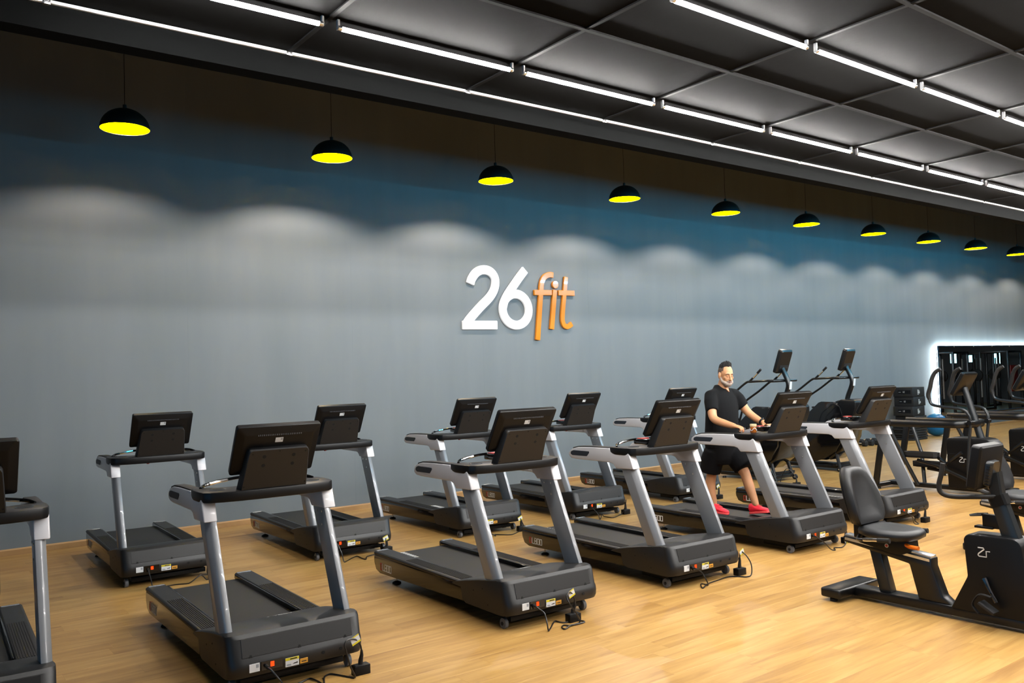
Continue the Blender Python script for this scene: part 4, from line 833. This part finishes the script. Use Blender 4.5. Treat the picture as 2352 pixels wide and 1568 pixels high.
LEG = {-1: [(-1.235, -.105, .95), (-1.250, -.105, .74), (-1.262, -.100, .675), (-1.285, -.098, .54), (-1.245, -.095, .345)],
       1: [(-1.10, .10, .95), (-.965, .10, .74), (-.930, .10, .685), (-.880, .10, .55), (-.800, .10, .36)]}
for s in (-1, 1): capsule(body, LEG[s], [.085, .064, .058, .058, .036], 16)
remesh(body, 'body', SKIN, .0062, 3)
# face details
fc = MB()
for s in (-1, 1): fc.tube([hd(.0925, s*.010, .027), hd(.0905, s*.028, .032), hd(.078, s*.047, .027)], [.003, .0042, .0025], 6)
fc.build('eyebrows', BROW, person)
ey = MB()
for s in (-1, 1): ey.tube([hd(.0845, s*.018, .001), hd(.0865, s*.030, -.003), hd(.0785, s*.043, .000)], [.0018, .0022, .0016], 6)
ey.build('eyelash_lines', BROW, person)
MB().tube([hd(.090, -.022, -.0665), hd(.0965, 0, -.0645), hd(.090, .022, -.0665)], [.003, .006, .003], 8).build('lips', LIP, person)
bd = MB()
bd.ball(HC+YAW @ Vector((.044, 0, -.087)), (.053, .0535, .040), 20, 14, YAW)
bd.ball(HC+YAW @ Vector((.087, 0, -.053)), (.013, .036, .010), 14, 8, YAW); bd.ball(HC+YAW @ Vector((.070, 0, -.070)), (.020, .044, .026), 14, 8, YAW)
for s in (-1, 1):
    capsule(bd, [hd(.060, s*.042, -.075), hd(.030, s*.058, -.062), hd(.008, s*.066, -.034), hd(.004, s*.070, -.014)], [.022, .020, .014, .007], 10)
remesh(bd, 'beard', BEARD, .005, 2)
hr = MB()
for i in range(30):
    for j in range(14):
        u_ = -.098+.165*i/29; v_ = -.060+.120*j/13
        if (u_+.012)**2/.0095+v_*v_/.0040 > 1: continue
        top = .035+.098*math.sqrt(max(0, 1-((u_+.012)/.098)**2-(v_/.077)**2))
        if top < .07 or u_ > .052-abs(v_)*.7: continue
        k = .020+.018*rng.random()+.010*(u_ > -.01)
        hr.tube([hd(u_, v_, top-.008), hd(u_+.004, v_*1.02, top+k*.6), hd(u_+.010*rng.random(), v_*1.03, top+k)], [.0075, .0055, .0012], 5)
hr.build('hair', HAIR, person)
ht = MB(); ht.ball(HC+YAW @ Vector((-.016, 0, .040)), (.0985, .0775, .0975), 26, 18, YAW)
hs_ = ht.build('shaved_sides', STUBBLE, person, angle=80)
bm = bmesh.new(); bm.from_mesh(hs_.data); inv = YAW.inverted()
kill = []
for f in bm.faces:
    q = inv @ (f.calc_center_median()-HC)
    if q.x > .028 or q.z < .010 or (q.x > -.01 and q.z < .03): kill.append(f)
bmesh.ops.delete(bm, geom=kill, context='FACES'); bm.to_mesh(hs_.data); bm.free()
# T-shirt
sh = MB()
def tr_(z, x, rx, ry): return [Vector((x+rx*math.cos(a), ry*math.sin(a), z)) for a in [2*PI*i/28 for i in range(28)]]
sh.loft([tr_(.985, -1.185, .165, .205), tr_(1.05, -1.185, .172, .212), tr_(1.15, -1.175, .180, .208), tr_(1.25, -1.165, .180, .205), tr_(1.36, -1.155, .172, .212), tr_(1.46, -1.150, .158, .220), tr_(1.53, -1.148, .142, .214), tr_(1.58, -1.148, .126, .206), tr_(1.625, -1.150, .108, .180), tr_(1.665, -1.152, .090, .132), tr_(1.70, -1.158, .074, .092), tr_(1.725, -1.163, .064, .072)])
for s in (-1, 1):
    a, b, c = ARM[s][0], ARM[s][1], ARM[s][2]; e = Vector(b)+(Vector(c)-Vector(b))*.22
    sh.tube([(a[0], a[1]*.55, a[2]+.015), a, Vector(a)*.5+Vector(b)*.5+Vector((0, s*.006, .012)), b, e], [.075, .080, .078, .074, .070], 18)
tsh = remesh(sh, 'tshirt', CLOTH, .011, 5)
MB().loft([[Vector(p) for p in ((-1.108, -.046, 1.715), (-1.085, 0, 1.722), (-1.108, .046, 1.715), (-1.060, 0, 1.640))], [Vector(p) for p in ((-1.088, -.046, 1.715), (-1.066, 0, 1.722), (-1.088, .046, 1.715), (-1.034, 0, 1.640))]]).build('neckline_skin', SKIN, person)
# shorts
so = MB()
so.loft([tr_(.80, -1.155, .120, .170), tr_(.86, -1.165, .150, .188), tr_(.95, -1.182, .168, .198), tr_(1.03, -1.182, .168, .204), tr_(1.06, -1.182, .165, .200)])
so.tube([(-1.20, -.095, .95), (-1.235, -.108, .85), (-1.262, -.108, .745), (-1.272, -.108, .705)], [.124, .132, .124, .118], 20)
so.tube([(-1.12, .095, .95), (-1.035, .105, .86), (-.965, .108, .775), (-.945, .108, .745)], [.126, .132, .122, .116], 20)
remesh(so, 'shorts', SHORT, .011, 4)
# shoes
def shoe(heel, toe, nm, v):
    h = Vector(heel); d = (Vector(toe)-h); L_ = d.length; d.normalize(); side = Vector((0, 1, 0)); upv = d.cross(side)*-1
    if upv.z < 0: upv = -upv
    def q(a, b, c): return h+d*(a*L_)+side*b+upv*c
    mb = MB()
    def rg(a, w_, z0, z1): return [q(a, w_*math.cos(t), z0+(z1-z0)*(.5+.5*math.sin(t))) for t in [2*PI*i/16 for i in range(16)]]
    mb.loft([rg(.0, .020, .03, .085), rg(.05, .034, .018, .115), rg(.18, .040, .015, .122), rg(.30, .040, .015, .115), rg(.45, .042, .013, .088), rg(.65, .047, .012, .070), rg(.82, .045, .012, .058), rg(.93, .036, .014, .048), rg(1.0, .018, .018, .036)])
    o = remesh(mb, 'shoe', SHOE, .007, 2)
    sl = [q(a, b, 0) for a, b in ((0, -.022), (.06, -.036), (.3, -.036), (.62, -.048), (.85, -.044), (.97, -.026), (1.01, 0), (.97, .026), (.85, .044), (.62, .048), (.3, .036), (.06, .036), (0, .022))]
    MB().loft([sl, [p+upv*.024 for p in sl]]).build('sole', SOLE, o, bevel=.004); 
    lc = MB()
    for i in range(4): lc.tube([q(.42+i*.06, -.026, .095-i*.007), q(.44+i*.06, 0, .103-i*.008), q(.42+i*.06, .026, .095-i*.007)], .0035, 5)
    lc.build('laces', SOLE, o)
shoe((-1.300, -.096, .236), (-1.035, -.096, .236), 'r', -.1)
shoe((-.880, .100, .238), (-.618, .100, .285), 'l', .1)
# watch on the far wrist
wv = (Vector(ARM[1][-1])-Vector(ARM[1][-2])).normalized(); wc = Vector(ARM[1][-2]).lerp(Vector(ARM[1][-1]), .72)
wt = MB().tube([wc-wv*.012, wc+wv*.012], .0385, 16).build('wristwatch', STRAP, person)
MB().cyl(wc+Vector((0, .01, .034)), wc+Vector((0, .012, .046)), .017, 16).build('watch_face', M['chrome'], wt)
# jar on the console of his treadmill
j = empty('snack_jar', at('T4', (-.455, -.325, 1.2125))); tag(j, 'small orange jar with cream lid on the console by the man\'s hand', 'jar')
MB().lathe([(.030, 0), (.034, .006), (.034, .060), (.031, .066)], 20).build('jar', mat('amber_jar', (.45, .13, .02), .2), j)
MB().lathe([(.035, .066), (.036, .070), (.036, .088), (.034, .092)], 20).build('lid', mat('cream_lid', (.80, .62, .36), .4), j)
MB().tube([(.0348*math.cos(a), .0348*math.sin(a), .036+.014*math.cos(3*a)) for a in [2*PI*i/30 for i in range(31)]], .0035, 5).build('label_swoosh', M['paper'], j)
